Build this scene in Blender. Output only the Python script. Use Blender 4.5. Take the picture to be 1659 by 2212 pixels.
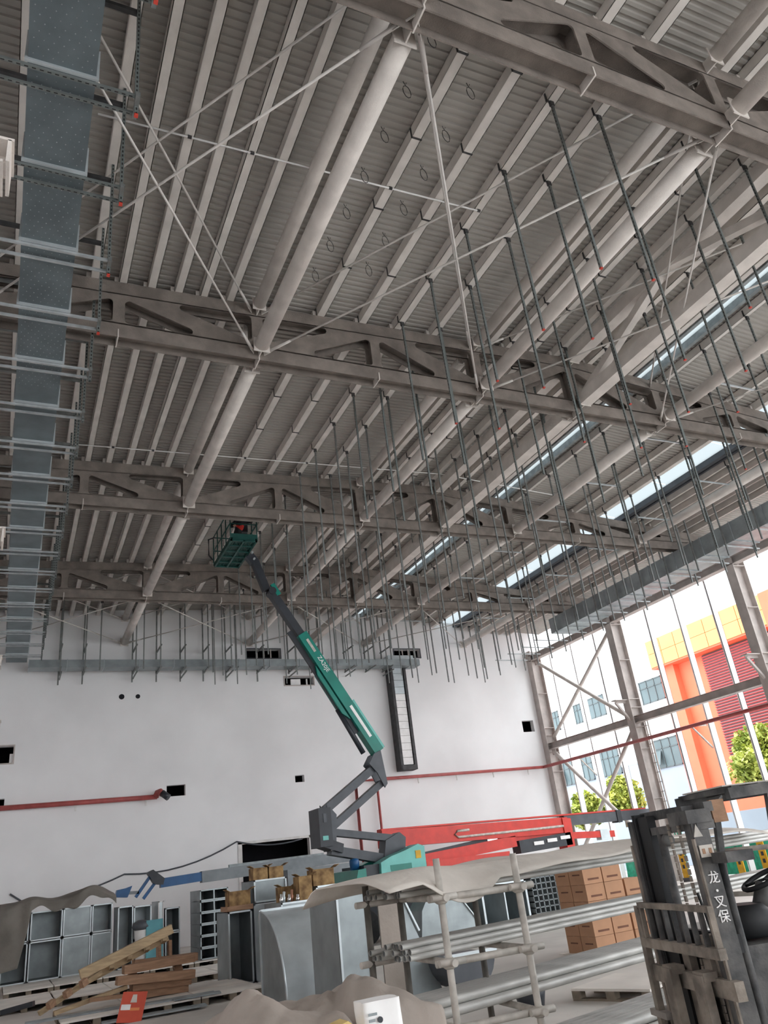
import bpy, bmesh, math, random
from mathutils import Vector, Matrix
random.seed(7)
S = bpy.context.scene
for o in list(bpy.data.objects): bpy.data.objects.remove(o)
COL = S.collection

# ------------------------------------------------------------ camera, sky, exposure
CAMH = 1.9
camd = bpy.data.cameras.new('camera')
camd.sensor_fit = 'HORIZONTAL'; camd.sensor_width = 36.0
camd.lens = 36.0 * 1666.29 / 1659.0
camd.clip_start = 0.05; camd.clip_end = 600
cam = bpy.data.objects.new('camera', camd); COL.objects.link(cam)
_r = Vector((0.9066681, -0.40601192, -0.11448699))
_d = Vector((0.0771438, 0.42640107, -0.90123857))
_f = Vector((0.41473098, 0.8082923, 0.41792556))
cam.matrix_world = Matrix(((_r.x, -_d.x, -_f.x, 0), (_r.y, -_d.y, -_f.y, 0), (_r.z, -_d.z, -_f.z, CAMH), (0, 0, 0, 1)))
S.camera = cam
W = bpy.data.worlds.new('overcast_sky'); S.world = W; W.use_nodes = True
_bg = W.node_tree.nodes['Background']
_bg.inputs['Color'].default_value = (0.93, 0.965, 1.0, 1); _bg.inputs['Strength'].default_value = 1.0
S.view_settings.view_transform = 'Standard'; S.view_settings.look = 'None'
S.view_settings.gamma = 1.0; S.view_settings.use_curve_mapping = False
S.view_settings.exposure = 2.3
S.cycles.max_bounces = 10; S.cycles.diffuse_bounces = 6; S.cycles.glossy_bounces = 3
S.cycles.transmission_bounces = 4; S.cycles.use_denoising = True
S.cycles.sample_clamp_indirect = 6.0

# ------------------------------------------------------------ materials
MATS = {}
def mat(key, col, rough=0.6, metal=0.0, var=0.12, scale=3.0, bump=0.0, bscale=40.0, kind='noise', col2=None, spec=0.4, stretch=None):
    m = bpy.data.materials.new(key); m.use_nodes = True
    nt = m.node_tree; N = nt.nodes; L = nt.links
    b = N['Principled BSDF']
    b.inputs['Roughness'].default_value = rough; b.inputs['Metallic'].default_value = metal
    b.inputs['Specular IOR Level'].default_value = spec
    tc = N.new('ShaderNodeTexCoord'); src = tc.outputs['Object']
    if stretch:
        mp = N.new('ShaderNodeMapping'); mp.inputs['Scale'].default_value = stretch
        L.new(src, mp.inputs['Vector']); src = mp.outputs['Vector']
    nz = N.new('ShaderNodeTexNoise'); nz.inputs['Scale'].default_value = scale; nz.inputs['Detail'].default_value = 6
    L.new(src, nz.inputs['Vector'])
    rp = N.new('ShaderNodeValToRGB')
    c1 = [max(0, c * (1 - var)) for c in col]; c2 = list(col2) if col2 else [min(1, c * (1 + var)) for c in col]
    rp.color_ramp.elements[0].position = 0.34; rp.color_ramp.elements[1].position = 0.68
    rp.color_ramp.elements[0].color = (*c1, 1); rp.color_ramp.elements[1].color = (*c2, 1)
    L.new(nz.outputs['Fac'], rp.inputs['Fac']); L.new(rp.outputs['Color'], b.inputs['Base Color'])
    if bump:
        n2 = N.new('ShaderNodeTexNoise'); n2.inputs['Scale'].default_value = bscale; n2.inputs['Detail'].default_value = 4
        L.new(src, n2.inputs['Vector'])
        bp = N.new('ShaderNodeBump'); bp.inputs['Strength'].default_value = bump; bp.inputs['Distance'].default_value = 0.02
        L.new(n2.outputs['Fac'], bp.inputs['Height']); L.new(bp.outputs['Normal'], b.inputs['Normal'])
    MATS[key] = m
    return m
mat('deck', (0.385, 0.365, 0.335), 0.6, 0, 0.08, 0.6)
mat('purlin', (0.69, 0.65, 0.61), 0.6, 0, 0.10, 2.0, 0.15, 60)
mat('truss', (0.215, 0.185, 0.163), 0.85, 0, 0.22, 2.5, 0.6, 45)
mat('strut', (0.63, 0.585, 0.545), 0.7, 0, 0.12, 2.0, 0.3, 50)
mat('bracing', (0.60, 0.57, 0.54), 0.7, 0, 0.1, 3.0)
mat('galv', (0.30, 0.335, 0.345), 0.42, 0.55, 0.16, 2.2, 0.05, 10)
mat('galv_dark', (0.15, 0.185, 0.20), 0.45, 0.45, 0.18, 1.5)
mat('lift_green_dark', (0.008, 0.065, 0.055), 0.5, 0, 0.2, 3)
mat('galv_light', (0.55, 0.60, 0.62), 0.38, 0.45, 0.12, 2.0)
mat('galv_dull', (0.29, 0.32, 0.33), 0.6, 0.25, 0.25, 4)
mat('channel', (0.20, 0.21, 0.205), 0.55, 0.4, 0.2, 5)
mat('channel_light', (0.42, 0.45, 0.46), 0.5, 0.35, 0.15, 5)
mat('dark_steel', (0.055, 0.055, 0.057), 0.6, 0.2, 0.3, 5)
mat('cap_red', (0.55, 0.06, 0.04), 0.5)
mat('plaster', (0.83, 0.83, 0.835), 0.9, 0, 0.055, 0.35, 0.1, 25)
mat('plaster_edge', (0.72, 0.71, 0.69), 0.9)
mat('concrete', (0.60, 0.57, 0.53), 0.75, 0, 0.16, 0.5, 0.12, 30)
mat('yard', (0.55, 0.54, 0.52), 0.9, 0, 0.1, 0.3)
mat('shade_black', (0.012, 0.012, 0.016), 0.9)  # near-black that stands in for shade inside openings and holes
mat('column', (0.47, 0.425, 0.40), 0.75, 0, 0.14, 2.0, 0.3, 40)
mat('post_white', (0.80, 0.80, 0.80), 0.55, 0, 0.04, 2)
mat('pipe_red', (0.36, 0.075, 0.07), 0.45, 0, 0.15, 4)
mat('rubber', (0.02, 0.02, 0.021), 0.8, 0, 0.3, 8)
mat('lift_green', (0.010, 0.205, 0.160), 0.35, 0, 0.12, 2)
mat('lift_green_light', (0.16, 0.50, 0.45), 0.4, 0, 0.1, 2)
mat('lift_dark', (0.030, 0.034, 0.042), 0.45, 0, 0.2, 3)
mat('lift_slate', (0.075, 0.082, 0.095), 0.45, 0, 0.15, 3)
mat('lift_red', (0.62, 0.035, 0.02), 0.4, 0, 0.12, 3)
mat('lift_blue', (0.012, 0.09, 0.24), 0.4, 0, 0.15, 3)
mat('lift_grey', (0.22, 0.24, 0.255), 0.5, 0.1, 0.12, 3)
mat('white_paint', (0.80, 0.80, 0.78), 0.5, 0, 0.06, 4)
mat('yellow_paint', (0.72, 0.40, 0.02), 0.5, 0, 0.15, 4)
mat('cloth_black', (0.018, 0.018, 0.02), 0.9, 0, 0.3, 10)
mat('cloth_red', (0.62, 0.03, 0.02), 0.8, 0, 0.15, 10)
mat('skin', (0.50, 0.29, 0.20), 0.6)
mat('tarp', (0.34, 0.295, 0.26), 0.85, 0, 0.16, 1.6, 0.5, 12)
mat('tarp_dark', (0.17, 0.155, 0.135), 0.9, 0, 0.2, 1.5, 0.4, 8)
mat('tarp_light', (0.62, 0.575, 0.52), 0.85, 0, 0.14, 1.8, 0.4, 12)
mat('scaffold', (0.52, 0.49, 0.445), 0.6, 0.15, 0.22, 9)
mat('scaffold_dark', (0.13, 0.12, 0.105), 0.7, 0.1, 0.25, 9)
mat('steel_pipe', (0.52, 0.515, 0.49), 0.5, 0.2, 0.18, 3.0, 0, 40, stretch=(0.3, 6, 6))
mat('pipe_end', (0.16, 0.17, 0.17), 0.5, 0.3, 0.4, 12)
mat('carton', (0.44, 0.245, 0.145), 0.85, 0, 0.09, 2.0)
mat('carton_dark', (0.20, 0.11, 0.05), 0.85, 0, 0.35, 5, col2=(0.42, 0.27, 0.12))
mat('carton_print', (0.16, 0.075, 0.05), 0.9)
mat('wood_pale', (0.44, 0.325, 0.20), 0.8, 0, 0.2, 3, 0.2, 30, stretch=(1, 8, 8))
mat('wood_brown', (0.335, 0.20, 0.125), 0.8, 0, 0.2, 3, 0.2, 30, stretch=(1, 8, 8))
mat('pallet_top', (0.74, 0.70, 0.645), 0.85, 0, 0.12, 1.2, 0.1, 20)
mat('pallet_block', (0.24, 0.20, 0.155), 0.9, 0, 0.2, 6)
mat('sheet_red', (0.60, 0.095, 0.055), 0.6, 0, 0.1, 3)
mat('plastic_white', (0.86, 0.85, 0.84), 0.55, 0, 0.05, 6)
mat('foam_yellow', (0.66, 0.49, 0.20), 0.9, 0, 0.1, 6)
mat('fork_dark', (0.062, 0.064, 0.068), 0.65, 0.15, 0.3, 6, 0.25, 30, col2=(0.15, 0.145, 0.14))
mat('fork_dust', (0.20, 0.175, 0.15), 0.85, 0, 0.25, 7, 0.4, 30, col2=(0.34, 0.295, 0.25))
mat('fork_black', (0.011, 0.012, 0.014), 0.6, 0, 0.4, 6)
mat('tyre_dust', (0.34, 0.31, 0.285), 0.9, 0, 0.15, 5, 0.3, 20)
mat('chrome', (0.8, 0.8, 0.8), 0.15, 1.0, 0.02)
mat('net_green', (0.03, 0.33, 0.20), 0.8, 0, 0.25, 6)
mat('facade_white', (0.86, 0.87, 0.88), 0.8, 0, 0.03, 0.5)
mat('facade_blue', (0.30, 0.345, 0.40), 0.8, 0, 0.04, 0.5)
mat('facade_red', (0.80, 0.15, 0.075), 0.6, 0, 0.05, 0.6)
mat('facade_orange', (0.80, 0.29, 0.11), 0.6, 0, 0.06, 0.6)
mat('louver_red', (0.50, 0.10, 0.10), 0.6, 0, 0.06, 2)
mat('window_glass', (0.10, 0.14, 0.15), 0.35, 0.0, 0.12, 0.5, spec=0.3)
mat('window_frame', (0.08, 0.10, 0.105), 0.5)
mat('leaf', (0.30, 0.40, 0.07), 0.6, 0, 0.3, 1.2, col2=(0.66, 0.68, 0.18))
mat('bark', (0.12, 0.09, 0.06), 0.9)
mat('copper', (0.42, 0.2, 0.13), 0.4, 0.5)
mat('cyan_sheet', (0.10, 0.30, 0.34), 0.6)
def slotted(key, base, dark, pitch):
    m = mat(key, base, 0.5, 0.35, 0.12, 5)
    nt = m.node_tree; N = nt.nodes; L = nt.links; b = N['Principled BSDF']
    old = b.inputs['Base Color'].links[0].from_socket
    tc = N.new('ShaderNodeTexCoord'); sp = N.new('ShaderNodeSeparateXYZ'); L.new(tc.outputs['UV'], sp.inputs[0])
    md = N.new('ShaderNodeMath'); md.operation = 'PINGPONG'; md.inputs[1].default_value = pitch / 2
    L.new(sp.outputs['X'], md.inputs[0])
    lt = N.new('ShaderNodeMath'); lt.operation = 'LESS_THAN'; lt.inputs[1].default_value = pitch * 0.26
    L.new(md.outputs[0], lt.inputs[0])
    pv = N.new('ShaderNodeMath'); pv.operation = 'COMPARE'; pv.inputs[1].default_value = 0.5; pv.inputs[2].default_value = 0.2
    L.new(sp.outputs['Y'], pv.inputs[0])
    an = N.new('ShaderNodeMath'); an.operation = 'MULTIPLY'; L.new(lt.outputs[0], an.inputs[0]); L.new(pv.outputs[0], an.inputs[1])
    mx = N.new('ShaderNodeMix'); mx.data_type = 'RGBA'; L.new(an.outputs[0], mx.inputs['Factor'])
    L.new(old, mx.inputs[6]); mx.inputs[7].default_value = (*dark, 1)
    L.new(mx.outputs[2], b.inputs['Base Color'])
slotted('slotted', (0.17, 0.19, 0.185), (0.02, 0.02, 0.02), 0.09)
def translucent(key, col):
    m = bpy.data.materials.new(key); m.use_nodes = True; nt = m.node_tree; N = nt.nodes
    N.remove(N['Principled BSDF']); t = N.new('ShaderNodeBsdfTranslucent'); t.inputs['Color'].default_value = (*col, 1)
    d = N.new('ShaderNodeBsdfDiffuse'); d.inputs['Color'].default_value = (*col, 1)
    x = N.new('ShaderNodeMixShader'); x.inputs['Fac'].default_value = 0.45
    nt.links.new(t.outputs[0], x.inputs[1]); nt.links.new(d.outputs[0], x.inputs[2])
    nt.links.new(x.outputs[0], N['Material Output'].inputs['Surface']); MATS[key] = m
translucent('skylight', (0.30, 0.335, 0.345))
translucent('skylight_narrow', (0.30, 0.33, 0.335))

# ------------------------------------------------------------ mesh helpers
def V(*a): return Vector(a)
def frame(d, up=(0, 0, 1)):
    d = Vector(d).normalized(); u = Vector(up)
    if abs(d.dot(u)) > 0.98: u = Vector((1, 0, 0)) if abs(d.x) < 0.9 else Vector((0, 1, 0))
    s = d.cross(u).normalized(); return d, s, s.cross(d).normalized()
class MB:
    def __init__(s): s.v = []; s.f = []; s.uv = {}; s.sm = set()
    def quad(s, *p):
        n = len(s.v); s.v += [Vector(q) for q in p]; s.f.append(tuple(range(n, n + len(p)))); return s
    def box(s, c, d, rz=0.0, M=None):
        c = Vector(c); hx, hy, hz = d[0] / 2, d[1] / 2, d[2] / 2; n = len(s.v)
        R = M if M is not None else Matrix.Rotation(rz, 3, 'Z')
        for x in (-hx, hx):
            for y in (-hy, hy):
                for z in (-hz, hz): s.v.append(c + R @ Vector((x, y, z)))
        for q in ((0, 1, 3, 2), (4, 6, 7, 5), (0, 4, 5, 1), (2, 3, 7, 6), (0, 2, 6, 4), (1, 5, 7, 3)): s.f.append(tuple(n + i for i in q))
        return s
    def bb(s, a, b):
        return s.box([(a[i] + b[i]) / 2 for i in range(3)], [abs(b[i] - a[i]) for i in range(3)])
    def bar(s, p, q, w, h, up=(0, 0, 1), uv=False):
        p, q = Vector(p), Vector(q); d, sd, u = frame(q - p, up); n = len(s.v); L = (q - p).length
        for e in (p, q):
            for a, b in ((-1, -1), (1, -1), (1, 1), (-1, 1)): s.v.append(e + sd * (a * w / 2) + u * (b * h / 2))
        for i in range(4):
            j = (i + 1) % 4
            if uv: s.uv[len(s.f)] = ((0, 0), (0, 1), (L, 1), (L, 0)) if i in (0, 3) else ((0, 0),) * 4
            s.f.append((n + i, n + j, n + 4 + j, n + 4 + i))
        s.f.append((n + 3, n + 2, n + 1, n)); s.f.append((n + 4, n + 5, n + 6, n + 7)); return s
    def tube(s, p, q, r, k=12, r2=None, caps=True):
        p, q = Vector(p), Vector(q); d, sd, u = frame(q - p); n = len(s.v); r2 = r if r2 is None else r2
        for e, rr in ((p, r), (q, r2)):
            for i in range(k):
                a = 2 * math.pi * i / k; s.v.append(e + sd * (rr * math.cos(a)) + u * (rr * math.sin(a)))
        for i in range(k):
            j = (i + 1) % k; s.sm.add(len(s.f)); s.f.append((n + i, n + j, n + k + j, n + k + i))
        if caps: s.f.append(tuple(n + i for i in reversed(range(k)))); s.f.append(tuple(n + k + i for i in range(k)))
        return s
    def path(s, pts, r, k=8, closed=False):
        pts = [Vector(p) for p in pts]; m = len(pts); n = len(s.v)
        for i, p in enumerate(pts):
            a = pts[(i - 1) % m] if (closed or i > 0) else p; b = pts[(i + 1) % m] if (closed or i < m - 1) else p
            d, sd, u = frame(b - a)
            for t in range(k):
                g = 2 * math.pi * t / k; s.v.append(p + sd * (r * math.cos(g)) + u * (r * math.sin(g)))
        for i in range(m if closed else m - 1):
            for t in range(k):
                j = (t + 1) % k; i2 = (i + 1) % m; s.sm.add(len(s.f))
                s.f.append((n + i * k + t, n + i * k + j, n + i2 * k + j, n + i2 * k + t))
        if not closed:
            s.f.append(tuple(n + t for t in reversed(range(k)))); s.f.append(tuple(n + (m - 1) * k + t for t in range(k)))
        return s
    def prism(s, poly, O, A, B, N, t):
        """polygon (a,b) in the plane O+aA+bB, thickness t along N (centred)"""
        O, A, B, N = Vector(O), Vector(A), Vector(B), Vector(N); n = len(s.v); k = len(poly)
        for e in (-t / 2, t / 2):
            for a, b in poly: s.v.append(O + A * a + B * b + N * e)
        s.f.append(tuple(n + i for i in reversed(range(k)))); s.f.append(tuple(n + k + i for i in range(k)))
        for i in range(k):
            j = (i + 1) % k; s.f.append((n + i, n + j, n + k + j, n + k + i))
        return s
    def lathe(s, O, axis, prof, k=20):
        O = Vector(O); d, sd, u = frame(axis); n = len(s.v); m = len(prof)
        for a, r in prof:
            for i in range(k):
                g = 2 * math.pi * i / k; s.v.append(O + d * a + sd * (r * math.cos(g)) + u * (r * math.sin(g)))
        for i in range(m - 1):
            for t in range(k):
                j = (t + 1) % k; s.sm.add(len(s.f)); s.f.append((n + i * k + t, n + i * k + j, n + (i + 1) * k + j, n + (i + 1) * k + t))
        s.f.append(tuple(n + t for t in reversed(range(k)))); s.f.append(tuple(n + (m - 1) * k + t for t in range(k)))
        return s
    def grid(s, fn, nu, nv, thick=0.0):
        n = len(s.v)
        P = [[Vector(fn(i / nu, j / nv)) for j in range(nv + 1)] for i in range(nu + 1)]
        for i in range(nu + 1):
            for j in range(nv + 1): s.v.append(P[i][j])
        for i in range(nu):
            for j in range(nv):
                s.sm.add(len(s.f)); a = n + i * (nv + 1) + j; s.f.append((a, a + nv + 1, a + nv + 2, a + 1))
        return s
    def mesh(s, name):
        me = bpy.data.meshes.new(name); me.from_pydata([tuple(v) for v in s.v], [], s.f)
        if s.uv:
            ul = me.uv_layers.new(name='UVMap')
            for fi, uvs in s.uv.items():
                for li, c in zip(me.polygons[fi].loop_indices, uvs): ul.data[li].uv = c
        for i in s.sm: me.polygons[i].use_smooth = True
        me.update(); return me
    def build(s, name, m, parent=None):
        off = Vector(parent.get('_o', (0, 0, 0))) if parent is not None else Vector((0, 0, 0))
        if off.length: s.v = [v - off for v in s.v]
        me = s.mesh(name); bm = bmesh.new(); bm.from_mesh(me); bmesh.ops.recalc_face_normals(bm, faces=bm.faces); bm.to_mesh(me); bm.free()
        return obj(name, me, m, parent)
def obj(name, me, m, parent=None):
    o = bpy.data.objects.new(name, me); COL.objects.link(o)
    if m and not me.materials: me.materials.append(MATS[m])
    if parent is not None: o.parent = parent; o['_o'] = list(parent.get('_o', (0, 0, 0)))
    return o
def tag(o, label=None, cat=None, group=None, kind=None):
    if label: o['label'] = label
    if cat: o['category'] = cat
    if group: o['group'] = group
    if kind: o['kind'] = kind
    return o
def thing(name, label, cat, loc=(0, 0, 0), group=None, rz=0.0, kind=None):
    o = bpy.data.objects.new(name, None); COL.objects.link(o); o.empty_display_size = 0.1
    o.location = loc; o.rotation_euler = (0, 0, rz)
    o['_o'] = list(loc) if rz == 0.0 else [0.0, 0.0, 0.0]
    return tag(o, label, cat, group, kind)
def copy_tree(o, parent=None):
    c = o.copy(); COL.objects.link(c)
    if parent is not None: c.parent = parent
    for ch in list(o.children): copy_tree(ch, c)
    return c
ORD = ['zeroth', 'first', 'second', 'third', 'fourth', 'fifth', 'sixth', 'seventh', 'eighth', 'ninth', 'tenth', 'eleventh', 'twelfth', 'thirteenth',
       'fourteenth', 'fifteenth', 'sixteenth', 'seventeenth', 'eighteenth', 'nineteenth', 'twentieth', 'twenty-first', 'twenty-second', 'twenty-third',
       'twenty-fourth', 'twenty-fifth', 'twenty-sixth', 'twenty-seventh', 'twenty-eighth', 'twenty-ninth', 'thirtieth', 'thirty-first', 'thirty-second']

# ============================================================ THE SETTING
TY = [5.55, 13.76, 21.76, 29.76]          # trusses
WY, XR, XL = 36.2, 26.5, -1.35
RX = 13.3                                  # ridge
def zt(x): return 14.28 - 0.03 * (RX - x) if x < RX else 14.28 - 0.083 * (x - RX)
PH = 0.25                                  # purlin height
def zd(x): return zt(x) + PH
# floor and yard
tag(MB().bb((-8, -14, -0.2), (XR + 0.5, WY, 0)).build('floor', 'concrete'), kind='structure')
tag(MB().bb((XR + 0.5, -30, -0.22), (130, 130, -0.02)).build('ground', 'yard'), kind='structure')
# back wall with real openings (x0,x1,z0,z1)
OPEN = [(9.53, 12.65, 0.0, 3.62), (10.1, 11.8, 11.98, 12.42), (18.1, 19.65, 12.0, 12.44), (11.95, 13.45, 10.62, 11.02), (6.29, 7.1, 5.84, 6.3),
        (12.17, 12.62, 6.05, 6.36), (25.4, 26.15, 7.82, 8.43), (-1.2, 0.1, 7.6, 8.28), (-0.9, -0.08, 5.95, 6.22)]
def wall_with_holes(x0, x1, z0, z1, y, th, holes):
    xs = sorted({x0, x1, *[h[0] for h in holes], *[h[1] for h in holes]}); zs = sorted({z0, z1, *[h[2] for h in holes], *[h[3] for h in holes]})
    b = MB()
    for i in range(len(xs) - 1):
        for j in range(len(zs) - 1):
            cx, cz = (xs[i] + xs[i + 1]) / 2, (zs[j] + zs[j + 1]) / 2
            if any(h[0] < cx < h[1] and h[2] < cz < h[3] for h in holes): continue
            for yy in (y, y + th): b.quad((xs[i], yy, zs[j]), (xs[i + 1], yy, zs[j]), (xs[i + 1], yy, zs[j + 1]), (xs[i], yy, zs[j + 1]))
    for h in holes:
        for p, q in (((h[0], h[2]), (h[1], h[2])), ((h[1], h[2]), (h[1], h[3])), ((h[1], h[3]), (h[0], h[3])), ((h[0], h[3]), (h[0], h[2]))):
            b.quad((p[0], y, p[1]), (q[0], y, q[1]), (q[0], y + th, q[1]), (p[0], y + th, p[1]))
    b.quad((x0, y, z0), (x0, y + th, z0), (x0, y + th, z1), (x0, y, z1)); b.quad((x1, y, z0), (x1, y + th, z0), (x1, y + th, z1), (x1, y, z1))
    b.quad((x0, y, z1), (x1, y, z1), (x1, y + th, z1), (x0, y + th, z1))
    return b
wb = wall_with_holes(-8, XR + 0.55, 0, 14.6, WY, 0.3, OPEN).build('wall_back', 'plaster'); tag(wb, kind='structure')
# the room behind it, its darkness painted in as near-black surfaces
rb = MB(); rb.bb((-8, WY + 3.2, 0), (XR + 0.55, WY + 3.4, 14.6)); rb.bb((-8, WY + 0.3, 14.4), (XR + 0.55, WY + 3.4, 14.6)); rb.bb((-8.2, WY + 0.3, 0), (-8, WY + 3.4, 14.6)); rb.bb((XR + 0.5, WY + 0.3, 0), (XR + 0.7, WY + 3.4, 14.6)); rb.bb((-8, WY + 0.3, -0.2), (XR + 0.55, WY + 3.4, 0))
tag(rb.build('wall_rear_room', 'shade_black'), kind='structure')
# pale frames of the openings, door frame
df = MB(); df.bb((9.35, WY - 0.03, 0), (9.53, WY, 3.72)); df.bb((12.65, WY - 0.03, 0), (12.75, WY, 3.72)); df.bb((9.35, WY - 0.03, 3.62), (12.75, WY, 3.72))
tag(df.build('door_1', 'plaster_edge'), kind='structure')
for k, (h, nm) in enumerate(((OPEN[1], 'a'), (OPEN[2], 'b'), (OPEN[3], 'c'), (OPEN[7], 'd'))):
    f = MB(); w = 0.05
    f.bb((h[0] - w, WY - 0.025, h[2] - w), (h[0], WY, h[3] + w)); f.bb((h[1], WY - 0.025, h[2] - w), (h[1] + w, WY, h[3] + w)); f.bb((h[0], WY - 0.025, h[3]), (h[1], WY, h[3] + w)); f.bb((h[0], WY - 0.025, h[2] - w), (h[1], WY, h[2]))
    o = tag(f.build('window_%d' % (k + 1), 'column' if k in (2, 3) else 'lift_slate'), kind='structure')
    if k == 2:
        MB().bb((h[0] + 0.35, WY + 0.12, h[2]), (h[0] + 0.85, WY + 0.18, h[3] - 0.08)).build('panel', 'plastic_white', o); MB().bb((h[0] + 1.15, WY + 0.12, h[2]), (h[0] + 1.22, WY + 0.18, h[3] - 0.08)).build('panel', 'plastic_white', o)  # white panels paint in the bright light seen through this opening
    if k == 3:
        MB().bb((h[1] - 0.13, WY + 0.1, h[2]), (h[1], WY + 0.16, h[3] - 0.3)).build('panel', 'plastic_white', o)  # white strip painting in brightness from beyond the opening
    if k < 2:
        for t in range(3): MB().bb((h[0] + 0.5 + t * 0.35, WY + 0.05, h[2]), (h[0] + 0.56 + t * 0.35, WY + 0.09, h[3])).build('bar', 'column', o)
# left wall, out of sight from here but it shades the hall
tag(MB().bb((XL - 1.0, -14, 0), (XL - 0.75, WY, 14.6)).build('wall_left', 'plaster'), kind='structure')
tag(wall_with_holes(XL - 1.0, XR + 0.5, 0, 14.8, -14.2, 0.2, [(3.0, 25.0, 0.0, 8.0)]).build('wall_front_unseen', 'plaster'), kind='structure')  # unseen wall behind the camera, added with an opening to shape the light
# corrugated roof deck, ribs across the hall, strips either side of the two rooflights
SK = [(15.93, 16.43), (20.8, 22.05)]
def deck():
    b = MB(); pitch = 0.15; prof = [(0.0, 0.0), (0.06, 0.0), (0.075, 0.035), (0.135, 0.035), (0.15, 0.0)]
    strips = [(XL - 1.0, RX), (RX, SK[0][0]), (SK[0][1], SK[1][0]), (SK[1][1], XR + 1.2)]
    ys = []; y = -14.0
    while y < WY:
        for a, h in prof[:-1]: ys.append((min(y + a, WY), h))
        y += pitch
    for xa, xb in strips:
        za, zb = zd(xa), zd(xb); n = len(b.v)
        for yy, h in ys: b.v += [V(xa, yy, za + h), V(xb, yy, zb + h)]
        for i in range(len(ys) - 1): b.f.append((n + 2 * i, n + 2 * i + 1, n + 2 * i + 3, n + 2 * i + 2))
    return b
tag(deck().build('ceiling', 'deck'), kind='structure')
# opaque insulation layer over the deck so that no light leaks through the seams
ro = MB()
for xa, xb in [(XL - 1.0, RX), (RX, SK[0][0]), (SK[0][1], SK[1][0]), (SK[1][1], XR + 1.2)]:
    ro.quad((xa, -14, zd(xa) + 0.12), (xb, -14, zd(xb) + 0.12), (xb, WY, zd(xb) + 0.12), (xa, WY, zd(xa) + 0.12))
tag(ro.build('roof', 'plaster_edge'), kind='structure')
for k, (xa, xb) in enumerate(SK):
    fr = MB(); 
    for x, w in ((xa, 0.06), (xb, 0.10 if k else 0.06)): fr.bb((x - w, -14, zd(x) - 0.10), (x + w, WY, zd(x) + 0.16))
    if k: fr.bb((xb + 0.2, -14, zd(xb) - 0.1), (xb + 0.3, WY, zd(xb) + 0.1))
    o = tag(fr.build('window_%d' % (k + 5), 'lift_slate' if k else 'galv_dull'), kind='structure')
    for j in range(17):
        y0, y1 = -14 + j * 3.0, min(-14 + j * 3.0 + 2.98, WY)
        b = MB(); b.quad((xa, y0, zd(xa) + 0.10), (xb, y0, zd(xb) + 0.10), (xb, y1, zd(xb) + 0.10), (xa, y1, zd(xa) + 0.10)); b.build('pane', 'skylight' if k else 'skylight_narrow', o)

# ============================================================ ROOF STEEL
NODES = [-1.35, 1.35, 4.35, 7.3, 10.2, 13.3, 16.35, 19.4, 22.4, 25.4]
CB0, CB1, CT = 12.48, 12.84, 0.34          # bottom chord bottom and top, top chord depth
def flared(p, q, w0, w1r, n=7):
    """half-width profile along p->q (2D x,z): a straight strip that flares into the chords"""
    p, q = Vector(p), Vector(q); d = (q - p); L = d.length; d /= L; s = Vector((-d.y, d.x)); r = w1r; up, dn = [], []
    ts = [r * (1 - math.cos(math.pi / 2 * i / n)) for i in range(n + 1)]
    def hw(dist): return w0 / 2 + (r - math.sqrt(max(0, r * r - (r - dist) ** 2)) if dist < r else 0)
    al = ts + [L - t for t in reversed(ts)]
    for a in al:
        h = hw(min(a, L - a)); up.append(p + d * a + s * h); dn.append(p + d * a - s * h)
    return up + dn[::-1]
def rounded(poly, r, n=5):
    out = []; k = len(poly)
    for i in range(k):
        p = Vector(poly[i]); a = (Vector(poly[i - 1]) - p); b = (Vector(poly[(i + 1) % k]) - p); la, lb = a.length, b.length; a /= la; b /= lb
        half = math.acos(max(-1, min(1, a.dot(b)))) / 2; t = min(r / math.tan(half), la * 0.45, lb * 0.45); rr = t * math.tan(half)
        c = p + (a + b).normalized() * (rr / math.sin(half)); p0, p1 = p + a * t, p + b * t; a0, a1 = math.atan2(p0.y - c.y, p0.x - c.x), math.atan2(p1.y - c.y, p1.x - c.x)
        d = (a1 - a0 + math.pi) % (2 * math.pi) - math.pi
        for j in range(n + 1): g = a0 + d * j / n; out.append((c.x + rr * math.cos(g), c.y + rr * math.sin(g)))
    return out
_plates = {}
def web_plate(xa, xb, rising):
    """flange plate of one truss panel with its two rounded triangular cut-outs"""
    if (xa, xb) in _plates: return _plates[(xa, xb)]
    lo = CB1 - 0.01; hi = lambda x: zt(x) - CT
    m = (lambda t: xb - t) if rising else (lambda t: xa + t); w = xb - xa
    outer = [(xa, lo - 0.03), (xb, lo - 0.03), (xb, hi(xb) + 0.03), (xa, hi(xa) + 0.03)]
    h1 = rounded([(m(0.12), hi(m(0.12)) - 0.10), (m(0.12), lo + 0.02), (m(w - 1.0), lo + 0.0)], 0.09)
    h2 = rounded([(m(0.82), hi(m(0.82)) - 0.0), (m(w - 0.13), hi(m(w - 0.13)) + 0.0), (m(w - 0.13), lo + 0.12)], 0.09)
    c = bpy.data.curves.new('plate', 'CURVE'); c.dimensions = '2D'; c.fill_mode = 'BOTH'; c.extrude = 0.0125
    for pts in (outer, h1, h2):
        sp = c.splines.new('POLY'); sp.points.add(len(pts) - 1); sp.use_cyclic_u = True
        for p, q in zip(sp.points, pts): p.co = (q[0], q[1], 0, 1)
    o = bpy.data.objects.new('plate', c); COL.objects.link(o); dg = bpy.context.evaluated_depsgraph_get(); me = bpy.data.meshes.new_from_object(o.evaluated_get(dg))
    bpy.data.objects.remove(o); bpy.data.curves.remove(c); me.materials.clear()
    for v in me.vertices: v.co = (v.co.x, v.co.z, v.co.y)
    me.flip_normals(); _plates[(xa, xb)] = me; return me
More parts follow.
